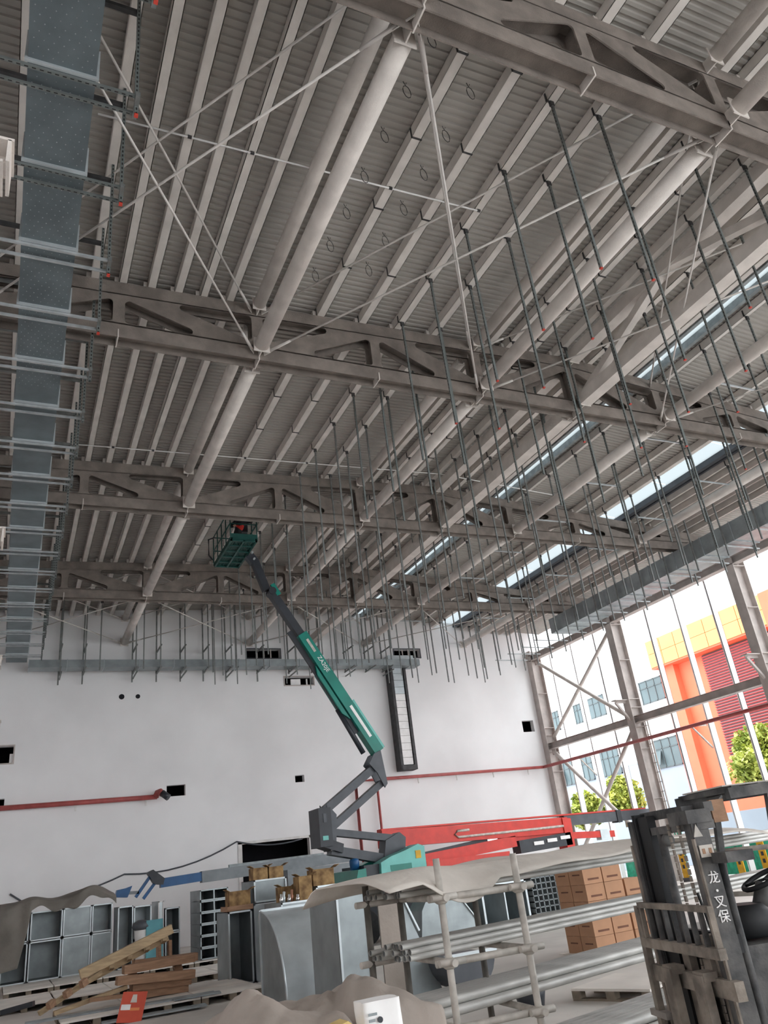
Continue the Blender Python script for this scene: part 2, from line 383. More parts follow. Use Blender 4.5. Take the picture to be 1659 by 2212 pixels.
def truss(y, label, lab_short):
    T = thing('roof_truss', label, 'truss', (RX, y, 12.48))
    D = 0.16; t = 0.025; X, Z, Y = (1, 0, 0), (0, 0, 1), (0, 1, 0)
    x0, x1 = XL - 0.2, XR + 0.3
    b = MB()
    for yy in (y - D, y + D): b.bb((x0, yy - t / 2, CB0), (x1, yy + t / 2, CB1))
    b.bb((x0, y - D, (CB0 + CB1) / 2 - 0.02), (x1, y + D, (CB0 + CB1) / 2 + 0.02)); b.build('bottom_chord', 'truss', T)
    b = MB()
    for xa, xb in ((x0, RX), (RX, x1)):
        za, zb = zt(xa), zt(xb)
        for yy in (y - D, y + D): b.prism([(xa, za - CT), (xb, zb - CT), (xb, zb), (xa, za)], (0, yy, 0), X, Z, Y, t)
        b.prism([(xa, za - CT / 2 - 0.02), (xb, zb - CT / 2 - 0.02), (xb, zb - CT / 2 + 0.02), (xa, za - CT / 2 + 0.02)], (0, y, 0), X, Z, Y, 2 * D)
    b.build('top_chord', 'truss', T)
    for x in NODES[1:]:
        za, zb = CB1 - 0.01, zt(x) - CT + 0.01
        MB().bb((x - 0.012, y - D + 0.013, za), (x + 0.012, y + D - 0.013, zb)).build('vertical_web', 'truss', T)
        MB().bb((x - 0.012, y - D - 0.03, CB0 - 0.02), (x + 0.012, y + D + 0.03, (CB0 + CB1) / 2)).build('stiffener', 'strut', T)
    for i in range(len(NODES) - 1):
        xa, xb = NODES[i], NODES[i + 1]; rising = i % 2 == 0
        za, zb = (CB1 - 0.03, zt(xb) - CT + 0.03) if rising else (zt(xa) - CT + 0.03, CB1 - 0.03)
        xa2, xb2 = (xa + 0.35, xb - 0.16) if rising else (xa + 0.16, xb - 0.35)
        MB().bar((xa2, y, za), (xb2, y, zb), 2 * D - 0.026, 0.024, up=(0, 0, 1)).build('diagonal_web', 'truss', T)
        me = web_plate(xa, xb, rising)
        for yy in (y - D, y + D):
            o = obj('web_panel', me, 'truss', T); o.location = Vector((0, yy, 0)) - Vector(T['_o'])
    return T
truss(TY[0], 'brown coated roof truss nearest overhead, cut by the top edge of the picture', 'nearest')
truss(TY[1], 'brown coated roof truss crossing the ceiling, second from the camera', 'second')
truss(TY[2], 'brown coated roof truss just above the worker basket, third from the camera', 'third')
truss(TY[3], 'brown coated roof truss farthest from the camera, nearest the white back wall', 'last')

# purlins: one C-section each, running the whole length of the hall
PURL = [(-0.62, 'roof purlin at the far left, partly behind the left air duct'), (0.85, 'roof purlin just right of the left air duct'),
        (1.42, None), (2.02, None), (2.6, None), (3.15, None), (3.75, None), (4.92, None), (5.95, None), (7.05, None), (8.0, None), (9.05, None),
        (10.75, None), (11.35, None), (12.1, None), (12.95, None), (14.1, None), (14.8, None), (15.55, None), (16.75, None), (18.4, None), (19.55, None), (20.6, None), (22.45, None), (22.95, None), (23.45, None), (23.95, None), (24.45, None), (24.95, None), (25.5, None)]
side_n = {}
STRAPS = {4.92: 1.2, 5.95: 1.75, 7.05: 1.75, 12.1: 1.3}
for i, (x, lab) in enumerate(PURL):
    if lab is None:
        if x < 4.3: key = 'left of the first round strut line'
        elif x < 10.2: key = 'between the first and second round strut lines'
        elif x < RX: key = 'between the second strut line and the ridge'
        elif x < 16: key = 'between the ridge and the narrow rooflight'
        elif x < 21: key = 'between the two rooflights'
        else: key = 'right of the wide rooflight'
        side_n[key] = side_n.get(key, 0) + 1
        lab = '%s purlin %s' % (ORD[side_n[key]], key)
    P = thing('roof_purlin', 'cream ' + lab, 'purlin', (x, -6, zt(x)), 'roof purlins')
    w = (0.13 if 16.5 < x < 20 else 0.19) if 4.5 < x < 22.2 else (0.17 if x < 10 else 0.10)
    b = MB(); z0 = zt(x)
    b.bb((x - w / 2, -6, z0), (x + w / 2, WY - 0.02, z0 + 0.012)); b.bb((x - w / 2, -6, z0), (x - w / 2 + 0.012, WY - 0.02, z0 + PH - 0.004)); b.bb((x - w / 2, -6, z0 + PH - 0.016), (x + w / 2, WY - 0.02, z0 + PH - 0.004))
    b.bb((x + w / 2 - 0.012, -6, z0), (x + w / 2, WY - 0.02, z0 + 0.05)); b.build('section', 'purlin', P)
    # cleats on each truss
    for y in TY: MB().bb((x - w / 2 - 0.09, y - 0.13, z0 - 0.001), (x - w / 2 - 0.006, y + 0.13, z0 + 0.16)).build('cleat', 'strut', P)
    if x in STRAPS:
        y = 6.6
        while y < 33:
            s = MB(); s.bb((x - w / 2 - 0.012, y, z0 - 0.012), (x + w / 2 + 0.012, y + 0.035, z0 - 0.001)); s.bb((x - w / 2 - 0.012, y, z0 - 0.012), (x - w / 2 - 0.002, y + 0.035, z0 + PH * 0.9)); s.build('strap', 'dark_steel', P)
            y += STRAPS[x]

# round struts between the trusses, at bottom chord nodes and along the top chords
BAYS = [(-6.0, TY[0]), (TY[0], TY[1]), (TY[1], TY[2]), (TY[2], TY[3]), (TY[3], WY)]
BNAME = ['in front of the nearest truss', 'between the nearest and second trusses', 'between the second and third trusses', 'between the third and last trusses', 'between the last truss and the back wall']
def strut(x, z, r, bay, which, box=False):
    y0, y1 = BAYS[bay]; a, c = y0 + (0.42 if bay > 0 else 0), y1 - (0.42 if bay < 4 else 0.12)
    T = thing('round_strut' if not box else 'box_strut', '%s %s' % (which, BNAME[bay]), 'strut', (x, (y0 + y1) / 2, z - r), 'struts between the trusses')
    if box: MB().bar((x, a, z), (x, c, z), 2 * r, 2 * r).build('tube_body', 'strut', T)
    else: MB().tube((x, a, z), (x, c, z), r, 16).build('tube_body', 'strut', T)
    for e, s in ((a, -1), (c, 1)):
        if (bay == 0 and s < 0): continue
        L = 0.28 if not (bay == 4 and s > 0) else 0.1
        g = MB(); g.bb((x - 0.012, min(e - s * 0.05, e + s * L), z - r * 0.95), (x + 0.012, max(e - s * 0.05, e + s * L), z + r * 0.95)); g.bb((x - r * 1.1, min(e, e + s * 0.02), z - r * 1.1), (x + r * 1.1, max(e, e + s * 0.02), z + r * 1.1)); g.build('end_plate', 'strut', T)
    return T
LINES = [(4.35, 12.70, 0.165, 'low round strut, first line from left,', False), (4.35, zt(4.35) - 0.17, 0.14, 'high round strut, first line from left,', False),
         (10.2, 12.70, 0.165, 'low round strut, second line from left,', False), (10.2, zt(10.2) - 0.17, 0.14, 'high round strut, second line from left,', False),
         (13.3, 12.72, 0.17, 'low square steel strut below the ridge', True), (13.3, zt(13.3) - 0.17, 0.16, 'high square steel strut along the ridge', True),
         (16.35, 12.70, 0.165, 'low round steel strut below the narrow rooflight', False), (22.4, 12.70, 0.165, 'low round steel strut below the wide rooflight', False)]
for x, z, r, nm, bx in LINES:
    for bay in range(5): strut(x, z, r, bay, nm, bx)
# chevron bracing at the ridge in the bay between the nearest and second trusses, and at the last bay
for bay, yy in ((1, (TY[0], TY[1])), (4, (TY[3], WY))):
    ym = (yy[0] + yy[1]) / 2
    for s, ye in ((0, yy[0]), (1, yy[1])):
        if bay == 4 and s == 1: continue
        T = thing('chevron_brace', 'sloping square ridge brace at %s end, %s' % (('the near', 'the far')[s], BNAME[bay]), 'brace', (RX, ye, 12.7), 'ridge braces')
        e = 0.4 if s == 0 else -0.4
        MB().bar((RX, ye + e, 12.8), (RX, ym - e * 0.3, zt(RX) - 0.2), 0.2, 0.2, up=(1, 0, 0)).build('brace_body', 'strut', T)
        MB().bb((RX - 0.012, min(ye + e * .4, ye + e * 1.3), 12.6), (RX + 0.012, max(ye + e * .4, ye + e * 1.3), 12.95)).build('end_plate', 'strut', T)
# crossed rod bracing in the plane of the chords
XN = [-1.35, 4.35, 10.2, 16.35, 22.4]
XNM = ['beside the left wall', 'past the first strut line', 'under the ridge', 'before the wide rooflight']
def rod(p, q, label, r=0.022):
    T = thing('tie_rod', label, 'tie rod', tuple(p), 'crossed tie rods under the roof')
    p, q = Vector(p), Vector(q); d = (q - p).normalized(); a, c = p + d * 0.45, q - d * 0.45
    MB().tube(a, c, r, 8).build('rod', 'bracing', T)
    for e, s in ((a, 1), (c, -1)):
        MB().tube(e - d * s * 0.12, e + d * s * 0.5, r * 1.7, 8, r * 1.2).build('turnbuckle', 'bracing', T)
        MB().bar(e - d * s * 0.42, e - d * s * 0.05, 0.015, 0.11).build('fork_end', 'bracing', T)
for bay in (1, 4):
    y0, y1 = BAYS[bay]
    for lv, dz in (('low', 12.66), ('high', None)):
        for i in range(4):
            if lv == 'high' and i == 3: continue
            xa, xb = XN[i], XN[i + 1]
            za, zb = (dz, dz) if dz else (zt(xa) - 0.2, zt(xb) - 0.2)
            rod((xa, y0, za), (xb, y1, zb), '%s tie rod %s, far end right, %s' % (lv, XNM[i], 'nearest bay' if bay == 1 else 'back wall bay'))
            rod((xb, y0, zb), (xa, y1, za), '%s tie rod %s, far end left, %s' % (lv, XNM[i], 'nearest bay' if bay == 1 else 'back wall bay'))
# thin conduits across the purlins
for y, lab in ((9.55, 'thin white conduit clipped across the purlins in the nearest bay'), (20.6, 'thin white conduit clipped across the purlins before the third truss')):
    C = thing('conduit', lab, 'conduit', (0.5, y, zt(0.5) - 0.05))
    x1 = 8.0 if y < 12 else 18.0
    pts = [(0.5, y, zt(0.5) - 0.03)] + [(x, y + 0.0, zt(x) - 0.03) for x in (4.3, 8.0, 13.0, 18.0) if x <= x1]
    MB().path(pts, 0.018, 8).build('tube', 'plastic_white', C)
    for x in (2.02, 3.15, 5.95, 8.0): MB().bb((x - 0.035, y - 0.02, zt(x) - 0.05), (x + 0.035, y + 0.02, zt(x) - 0.0)).build('clip', 'dark_steel', C)
# looped cables hanging from the deck
n = 0
for x, ys, nm in ((5.35, [6.6 + 0.95 * k for k in range(7)], 'beside the first strut line'), (6.45, [6.3 + 0.92 * k for k in range(7)], 'one purlin right of the first strut line')):
    for k, y in enumerate(ys):
        n += 1; z = zd(x) - 0.0
        pts = [(x - 0.04, y, z - 0.02), (x - 0.02, y, z - 0.08)]
        for t in range(11):
            a = math.pi / 2 + 2 * math.pi * t / 10; pts.append((x + 0.0 + 0.075 * math.cos(a), y + 0.01 * math.sin(a), z - 0.27 + 0.17 * math.sin(a)))
        pts.append((x + 0.02, y, z - 0.03))
        o = MB().path(pts, 0.007, 6).build('cable_loop', 'dark_steel')
        tag(o, '%s black cable loop from the camera %s' % (ORD[k + 1], nm), 'cable', 'cable loops under the deck')

# ============================================================ HANGERS AND DUCTS
# steel channel hangers clamped to the purlins, hanging free with red end caps
def hanger_proto(L, capped):
    T = thing('channel_hanger', 'x', 'hanger', (0, 0, 0))
    c = MB(); c.bar((0, 0, -0.06), (0, 0, -L), 0.042, 0.042, uv=True); c.build('channel', 'slotted' if capped else 'channel', T)
    k = MB(); k.bb((-0.04, -0.028, -0.11), (0.04, 0.028, -0.002)); k.bb((-0.112, -0.018, -0.014), (0.03, 0.018, -0.002)); k.bb((-0.112, -0.018, -0.014), (-0.1, 0.018, 0.17)); k.build('clamp', 'dark_steel', T)
    if capped == 2: MB().bb((-0.0225, -0.0225, -L - 0.018), (0.0225, 0.0225, -L + 0.004)).build('end_cap', 'cap_red', T)
    return T
ROWS = [(8.0, 'fourth purlin after the first strut line', 6.92, 1.6, 10.2), (9.05, 'fifth purlin after the first strut line', 6.88, 1.6, 10.2), (11.35, 'second purlin after the second strut line', 6.92, 1.6, 10.2),
        (12.95, 'purlin just left of the ridge', 6.88, 1.58, 10.2), (14.1, 'purlin just right of the ridge', 8.2, 1.55, 10.2), (16.75, 'purlin just right of the narrow rooflight', 7.4, 1.5, 10.2),
        (18.4, 'second purlin right of the narrow rooflight', 7.4, 1.5, 10.2), (20.6, 'purlin just left of the wide rooflight', 7.6, 1.5, 10.2), (22.45, 'purlin just right of the wide rooflight', 7.6, 1.5, 10.2)]
PROTO = {}
used = set()
for x, nm, y0, dy, zb in ROWS:
    y = y0; k = 0
    while y < WY - 0.6:
        yy = y
        for t in TY:
            if abs(yy - t) < 0.3: yy = t + 0.36
        near = 2 if yy < 12.5 else (1 if yy < 17 else 0); L = round(zt(x) - zb, 2); key = (L, near)
        if key not in PROTO: PROTO[key] = hanger_proto(L, near); o = PROTO[key]
        else: o = copy_tree(PROTO[key])
        jit = random.uniform(-0.03, 0.03); o.location = (x + jit, yy, zt(x)); k += 1
        tag(o, '%s channel hanger from the camera on the %s' % (ORD[k], nm), 'hanger', 'channel hangers in rows below the purlins')
        y += dy
# light crossbars joining hangers high up
for (xa, xb, z, y0, dy, nr, nm) in ((16.75, 18.4, 12.95, 8.9, 3.0, 9, 'right of the narrow rooflight'), (20.6, 22.45, 12.75, 13.6, 3.0, 7, 'below the wide rooflight')):
    for k in range(nr):
        y = y0 + dy * k
        B = thing('hanger_crossbar', '%s thin galvanized crossbar from the camera %s' % (ORD[k + 1], nm), 'crossbar', (xa, y, z), 'crossbars between hangers')
        b = MB(); b.bar((xa - 0.05, y + 0.04, z), (xb + 0.1, y + 0.04, z), 0.04, 0.04); b.build('bar', 'galv_light', B)
        for x in (xa, xb): MB().bb((x - 0.04, y - 0.03, z - 0.05), (x + 0.04, y + 0.07, z + 0.05)).build('bracket', 'channel', B)

# the long air duct on the left, seen from below
D = thing('air_duct', 'long bluish galvanized air duct running along the left side of the ceiling', 'air duct', (-0.08, 6.0, 11.6))
DX0, DX1, DZ0, DZ1 = -0.48, 0.33, 11.6, 12.08
JY = [7.22 - 1.58 * 6 + 1.58 * k for k in range(25)]
for a, c in zip(JY[:-1], JY[1:]):
    c = min(c, 35.5)
    if c <= a: continue
    MB().bb((DX0, a + 0.025, DZ0), (DX1, c - 0.025, DZ1)).build('duct_section', 'galv_dark', D)
    f = MB()
    for y in (a,): 
        for w0, w1 in ((y - 0.025, y + 0.025),):
            f.bb((DX0 - 0.035, w0, DZ0 - 0.035), (DX1 + 0.035, w1, DZ0 + 0.002)); f.bb((DX0 - 0.035, w0, DZ0), (DX0 + 0.002, w1, DZ1 + 0.03)); f.bb((DX1 - 0.002, w0, DZ0), (DX1 + 0.035, w1, DZ1 + 0.03))
    f.build('flange', 'galv_light', D)
pins = MB()
for k in range(150):
    for j in range(7):
        y = 4.6 + k * 0.105; x = DX0 + 0.06 + 0.115 * j + (0.055 if k % 2 else 0)
        if y > 14.5 or x > DX1 - 0.02: continue
        pins.box((x, y, DZ0 - 0.004), (0.011, 0.011, 0.008), rz=0.7)
o = pins.build('insulation_pins', 'galv_dull', D); o['kind'] = 'stuff'
for k, y in enumerate(JY):
    if y < 4.0 or y > 34.5: continue
    H = thing('duct_hanger', '%s trapeze hanger from the camera below the left air duct' % ORD[k - 3 if k > 3 else k + 1], 'duct hanger', (0, y, 11.5), 'trapeze hangers of the left duct')
    for dy in (0.05, 0.32):
        MB().bar((-1.3, y + dy, DZ0 - 0.06), (0.87, y + dy, DZ0 - 0.06), 0.042, 0.042, uv=True).build('bottom_channel', 'slotted' if y < 9.5 else 'channel_light', H)
    for x in (0.86, -1.28):
        MB().bar((x, y + 0.185, 11.36), (x, y + 0.185, zt(x)), 0.05, 0.05, uv=True).build('hanger_rod', 'slotted', H)
        (y < 12) and MB().bb((x - 0.025, y + 0.16, 11.33), (x + 0.025, y + 0.21, 11.37)).build('end_cap', 'cap_red', H)
        MB().bb((x - 0.03, y - 0.0, 11.5), (x + 0.03, y + 0.37, 11.58)).build('corner_bracket', 'channel', H)
    MB().bar((-1.28, y + 0.22, 13.55), (0.86, y + 0.22, 13.55), 0.07, 0.07).build('top_channel', 'dark_steel' if y < 12 else 'channel', H)

# duct on the right, near the open side
D = thing('air_duct', 'deep grey blue rectangular duct running along the open right side', 'air duct', (24.6, 20, 11.54))
RX0, RX1, RZ0, RZ1 = 24.0, 25.3, 11.54, 12.28
y = 6.5
while y < 30.3:
    MB().bb((RX0, y + 0.012, RZ0), (RX1, min(y + 1.488, 30.3), RZ1)).build('duct_section', 'galv', D)
    f = MB(); f.bb((RX0 - 0.03, y - 0.012, RZ0 - 0.03), (RX1 + 0.03, y + 0.012, RZ0)); f.bb((RX0 - 0.03, y - 0.012, RZ0), (RX0, y + 0.012, RZ1 + 0.03)); f.bb((RX1, y - 0.012, RZ0), (RX1 + 0.03, y + 0.012, RZ1 + 0.03)); f.build('flange', 'galv_dull', D)
    y += 1.5
for k in range(15):
    y = 8.0 + 1.55 * k
    if y > 33: break
    H = thing('duct_hanger', '%s trapeze hanger from the camera below the right duct' % ORD[k + 1], 'duct hanger', (24.6, y, 11.4), 'trapeze hangers of the right duct')
    for x in (23.9, 25.42): MB().bar((x, y, 11.05), (x, y, zd(x) + 0.001), 0.05, 0.05).build('hanger_rod', 'channel', H)
    MB().bar((23.8, y + 0.05, RZ0 - 0.07), (25.75, y + 0.05, RZ0 - 0.07), 0.045, 0.045).build('bottom_channel', 'channel_light', H)
# hangers beyond the end of the right duct
for k in range(4):
    y = 31.2 + 1.25 * k
    H = thing('duct_hanger', '%s bare trapeze hanger past the end of the right duct' % ORD[k + 1], 'duct hanger', (24.6, y, 11.4), 'bare trapeze hangers near the corner')
    for x in (23.7, 25.42): MB().bar((x, y, 10.9), (x, y, zd(x) + 0.001), 0.05, 0.05).build('hanger_rod', 'channel', H)
    MB().bar((23.6, y + 0.05, 11.5), (25.7, y + 0.05, 11.5), 0.045, 0.045).build('bottom_channel', 'channel_light', H)

# duct along the back wall with hangers, and the riser
D = thing('air_duct', 'pale galvanized duct running along the back wall under the roof', 'air duct', (10, 35.4, 11.5))
x = 0.4
while x < 18.8:
    MB().bb((x + 0.01, 35.05, 11.27), (min(x + 1.49, 18.95), 35.75, 11.6)).build('duct_section', 'galv', D)
    f = MB(); f.bb((x - 0.01, 35.02, 11.24), (x + 0.01, 35.78, 11.27)); f.bb((x - 0.01, 35.02, 11.24), (x + 0.01, 35.05, 11.63)); f.build('flange', 'galv_light', D); x += 1.5
BX = [(1.62, 10.72), (2.6, 10.75), (4.7, 10.8), (5.76, 10.8), (6.84, 10.8), (7.9, 10.8), (8.97, 10.8), (10.5, 10.75), (12.1, 11.1), (13.3, 11.15), (15.1, 11.2), (16.25, 11.2), (17.2, 11.2)]
for k, (x, zb) in enumerate(BX):
    H = thing('duct_hanger', '%s double rod hanger from the left on the back wall duct' % ORD[k + 1], 'duct hanger', (x, 35.4, zb), 'double rod hangers at the back wall')
    MB().bar((x, 35.92, zb), (x, 35.92, zd(x) + 0.001), 0.06, 0.06).build('hanger_rod', 'channel', H); MB().bar((x, 34.75, zb + 0.3), (x, 34.75, zd(x) + 0.001), 0.05, 0.05).build('hanger_rod', 'channel', H)
    for z in (12.2, 11.2): MB().bar((x + 0.03, 34.7, z), (x + 0.03, 36.1, z), 0.06, 0.05).build('crossbar', 'channel', H)
    if k % 2 == 0: MB().bar((x + 0.06, 34.75, 11.0), (x + 0.06, 36.1, 11.0), 0.05, 0.05).build('crossbar', 'channel', H)
# loose drop rods near the back wall
for k, (x, y, zb) in enumerate([(3.15, 34.2, 10.9), (4.92, 34.0, 10.9), (8.0, 34.3, 10.8), (9.05, 34.3, 11.0), (14.1, 34.35, 11.2), (15.55, 33.9, 11.1), (18.4, 35.0, 10.6), (19.55, 34.5, 10.7), (20.6, 35.2, 10.4), (22.45, 35.3, 10.6), (22.95, 35.1, 10.5)]):
    H = thing('channel_hanger', '%s single bare drop channel from the left near the back wall' % ORD[k + 1], 'hanger', (x, y, zb), 'bare drop channels near the back wall')
    MB().bar((x, y, zb), (x, y, zt(x) + 0.001), 0.05, 0.05).build('channel', 'channel', H); MB().bb((x - 0.06, y - 0.04, zt(x) - 0.08), (x + 0.06, y + 0.04, zt(x))).build('clamp', 'dark_steel', H)
R = thing('duct_riser', 'tall narrow pale duct riser standing against the white back wall', 'duct riser', (17.85, 35.9, 6.15))
zz = 6.45
MB().bb((17.42, 35.62, 11.35), (18.9, 36.18, 11.95)).build('elbow_box', 'galv_light', R)
MB().bb((17.5, 35.55, 6.2), (18.3, 36.18, 6.42)).build('bottom_flange', 'dark_steel', R)
b = MB(); b.bb((17.5, 35.56, 6.28), (18.22, 35.62, 6.34)); b.build('bottom_bar', 'galv_light', R)
while zz < 11.3:
    MB().bb((17.62, 35.64, zz), (18.16, 36.18, min(zz + 0.335, 11.35))).build('riser_panel', 'galv_light' if zz > 9.6 else 'plastic_white', R); zz += 0.35
for x0, x1 in ((17.45, 17.58), (18.2, 18.34)): MB().bb((x0, 35.58, 6.2), (x1, 36.18, 11.35)).build('side_rail', 'dark_steel', R)
# red sprinkler mains with hangers
def red_pipe(pts, r, label, hang=(), extra=None):
    T = thing('fire_pipe', label, 'pipe', tuple(pts[0])); MB().path(pts, r, 12).build('pipe_run', 'pipe_red', T)
    for h in hang: MB().bb((h[0] - 0.03, h[1] - 0.0, h[2] - 0.32), (h[0] + 0.03, h[1] + 0.05, h[2] - r * 0.5)).build('hanger_tab', 'plaster_edge', T)
    return T
T = red_pipe([(-2.2, 35.98, 5.84), (5.85, 35.98, 5.84)], 0.1, 'dull red pipe along the left part of the back wall ending in a valve', [(x, 35.98, 5.84) for x in (-0.6, 2.6, 5.4)])
MB().path([(5.8, 35.98, 5.84), (5.86, 35.9, 6.0), (5.95, 35.75, 6.02), (6.0, 35.6, 5.9)], 0.13, 12).build('elbow', 'pipe_red', T)
MB().tube((6.0, 35.65, 5.95), (6.25, 35.5, 5.72), 0.14, 14).build('valve', 'lift_dark', T)
red_pipe([(15.1, 35.98, 0.3), (15.1, 35.98, 5.86), (16.2, 35.98, 5.9), (26.1, 35.95, 5.9)], 0.075, 'red pipe along the right part of the back wall', [(x, 35.98, 5.9) for x in (18.5, 20.7, 22.9, 25.1)])
red_pipe([(16.2, 35.95, 0.3), (16.2, 35.95, 5.85)], 0.06, 'thin red standpipe dropping down the back wall behind the green lift')
red_pipe([(26.1, 35.9, 5.9), (26.15, 8.0, 5.9)], 0.08, 'thin red pipe crossing in front of the open facade')
for k, x in enumerate((4.31, 5.01)):
    o = MB().tube((x, WY - 0.012, 10.22), (x, WY + 0.02, 10.22), 0.12 - 0.02 * k, 16).build('hole_shade', 'shade_black'); tag(o, '%s of two small round holes high in the back wall' % ('left', 'right')[k], 'hole shade', 'round holes in the back wall')  # near-black discs on the wall, painting in the shade of round holes
# drooping cable over the doorway
pts = []
for (xa, za), (xb, zb), sag in (((0.4, 2.7), (0.9, 2.35), 0.0), ((0.9, 2.35), (4.6, 2.95), 0.2), ((4.6, 2.95), (9.3, 3.75), 0.35), ((9.3, 3.75), (12.75, 3.7), 0.25)):
    for t in range(8): u = t / 8; pts.append((xa + (xb - xa) * u, 36.16, za + (zb - za) * u - sag * 4 * u * (1 - u)))
tag(MB().path(pts, 0.035, 6).build('black_cable', 'lift_slate'), 'dark cable sagging along the lower back wall to the doorway', 'cable')

# ============================================================ LEFT COLUMNS AND THE OPEN RIGHT SIDE
def hcol(T, x0, x1, y, w, z0, z1, m='column', t=0.03):
    b = MB(); b.bb((x0, y - w / 2, z0), (x0 + t, y + w / 2, z1)); b.bb((x1 - t, y - w / 2, z0), (x1, y + w / 2, z1)); b.bb((x0 + t, y - t / 2, z0), (x1 - t, y + t / 2, z1)); return b.build('shaft', m, T)
for k, y in enumerate(TY):
    T = thing('steel_column', 'cream column with corbel at the left edge, %s from the camera' % ORD[k + 1], 'column', (-1.2, y, 0), 'columns along the left wall')
    hcol(T, -1.6, -1.05, y, 0.4, 0, 13.6)
    c = MB(); c.bb((-1.05, y - 0.2, 7.97), (-0.38, y + 0.2, 8.0)); c.bb((-1.05, y - 0.2, 7.7), (-0.45, y + 0.2, 7.73)); c.bb((-1.05, y - 0.012, 7.73), (-0.42, y + 0.012, 7.97)); c.bb((-0.43, y - 0.2, 7.72), (-0.40, y + 0.2, 7.98)); c.build('corbel', 'strut', T)
CY = [(36.0, 'corner column of the open side, touching the white back wall'), (29.0, 'column of the open side carrying the ladder'), (21.1, 'column of the open side at the right edge of the picture'), (13.2, 'column of the open side beyond the right edge')]
for k, (y, lab) in enumerate(CY[:3]):
    T = thing('steel_column', 'grey brown H-section ' + lab, 'column', (26.85, y, 0), 'columns along the open side')
    hcol(T, 26.5, 27.2, y, 0.45, 0, 12.25, t=0.035)
    for z in (1.2, 3.4, 5.6, 6.6, 7.0, 7.5, 7.9, 9.8, 11.6):
        b = MB(); b.bb((26.535, y - 0.22, z), (27.165, y + 0.22, z + 0.025)); b.build('stiffener', 'column', T)
    if k: 
        c = MB(); c.bb((25.75, y - 0.16, 7.86), (26.5, y + 0.16, 7.9)); c.bb((25.8, y - 0.012, 7.74), (26.5, y + 0.012, 7.86)); c.bar((25.85, y, 7.78), (26.5, y, 6.95), 0.1, 0.1, up=(0, 1, 0)); c.build('corbel', 'column', T)
    if k == 1:
        L = MB()
        for dy in (-0.55, -0.3): L.bar((27.0, y + dy, 0), (27.0, y + dy, 7.1), 0.05, 0.05)
        z = 0.3
        L.build('ladder_rail', 'column', T)
        for j in range(16): MB().bar((27.0, y - 0.55, 0.3 + 0.42 * j), (27.0, y - 0.3, 0.3 + 0.42 * j), 0.03, 0.03).build('rung', 'column', T)
# eave beam, girt
B = thing('eave_beam', 'grey eave beam along the top of the open side', 'beam', (26.7, 20, 11.75)); b = MB()
b.bb((26.5, 6, 11.98), (26.86, 36, 12.01)); b.bb((26.5, 6, 11.68), (26.86, 36, 11.71)); b.bb((26.67, 6, 11.71), (26.69, 36, 11.98)); b.build('flanges', 'column', B)
B = thing('wall_girt', 'grey horizontal girt halfway up the open side', 'girt', (26.7, 20, 6.8)); b = MB()
b.bb((26.6, 6, 7.08), (26.95, 36, 7.1)); b.bb((26.6, 6, 6.78), (26.95, 36, 6.8)); b.bb((26.76, 6, 6.8), (26.79, 36, 7.08)); b.build('flanges', 'column', B)
B = thing('wall_girt', 'slim pale rail at mid height between white posts by the dark trees', 'girt', (27.4, 20, 4.3)); MB().bar((27.4, 12, 4.35), (27.4, 21.9, 4.35), 0.1, 0.14).build('rail', 'scaffold', B)
# tube cross bracing between the corner and the ladder column
XB = [((35.6, 11.55), (29.42, 7.25), 'upper cross brace falling away from the corner column'), ((29.42, 11.5), (35.6, 7.4), 'upper cross brace rising towards the ladder column'), ((35.6, 6.6), (29.42, 1.2), 'lower cross brace falling away from the corner column'), ((29.42, 6.6), (35.6, 1.2), 'lower cross brace rising towards the ladder column')]
for k, (p, q, lab) in enumerate(XB):
    T = thing('cross_brace', 'pale tube, ' + lab, 'brace', (26.8, (p[0] + q[0]) / 2, min(p[1], q[1])), 'tube cross bracing')
    off = 0.1 if k % 2 else -0.1
    MB().tube((26.82 + off, p[0], p[1]), (26.82 + off, q[0], q[1]), 0.095, 12).build('tube_body', 'strut', T)
    for e in (p, q): MB().box((26.82 + off, e[0], e[1]), (0.03, 0.3, 0.3)).build('gusset', 'column', T)
# white cladding posts
for k, y in enumerate((35.05, 33.1, 31.15, 27.15, 25.2, 23.25, 19.2, 17.3)):
    T = thing('cladding_post', 'slim white cladding post, %s from the corner' % ORD[k + 1], 'post', (27.4, y, 0), 'white cladding posts')
    b = MB(); b.bb((27.3, y - 0.02, 0), (27.62, y, 12.0)); b.bb((27.3, y - 0.02, 0), (27.32, y + 0.06, 12.0)); b.bb((27.6, y - 0.02, 0), (27.62, y + 0.06, 12.0)); b.build('post_section', 'post_white', T)
    if k == 4:
        g = MB(); g.bar((27.28, y + 0.1, 5.95), (26.3, y + 0.1, 5.95), 0.06, 0.06); g.bar((27.28, y + 0.1, 5.0), (26.4, y + 0.1, 5.9), 0.06, 0.06); g.build('pipe_bracket', 'scaffold', T)
    if k == 1:
        g = MB(); g.bar((27.28, y + 0.1, 5.95), (26.3, y + 0.1, 5.95), 0.05, 0.05); g.bar((27.28, y + 0.1, 5.0), (26.4, y + 0.1, 5.9), 0.05, 0.05); g.build('pipe_bracket', 'scaffold', T)

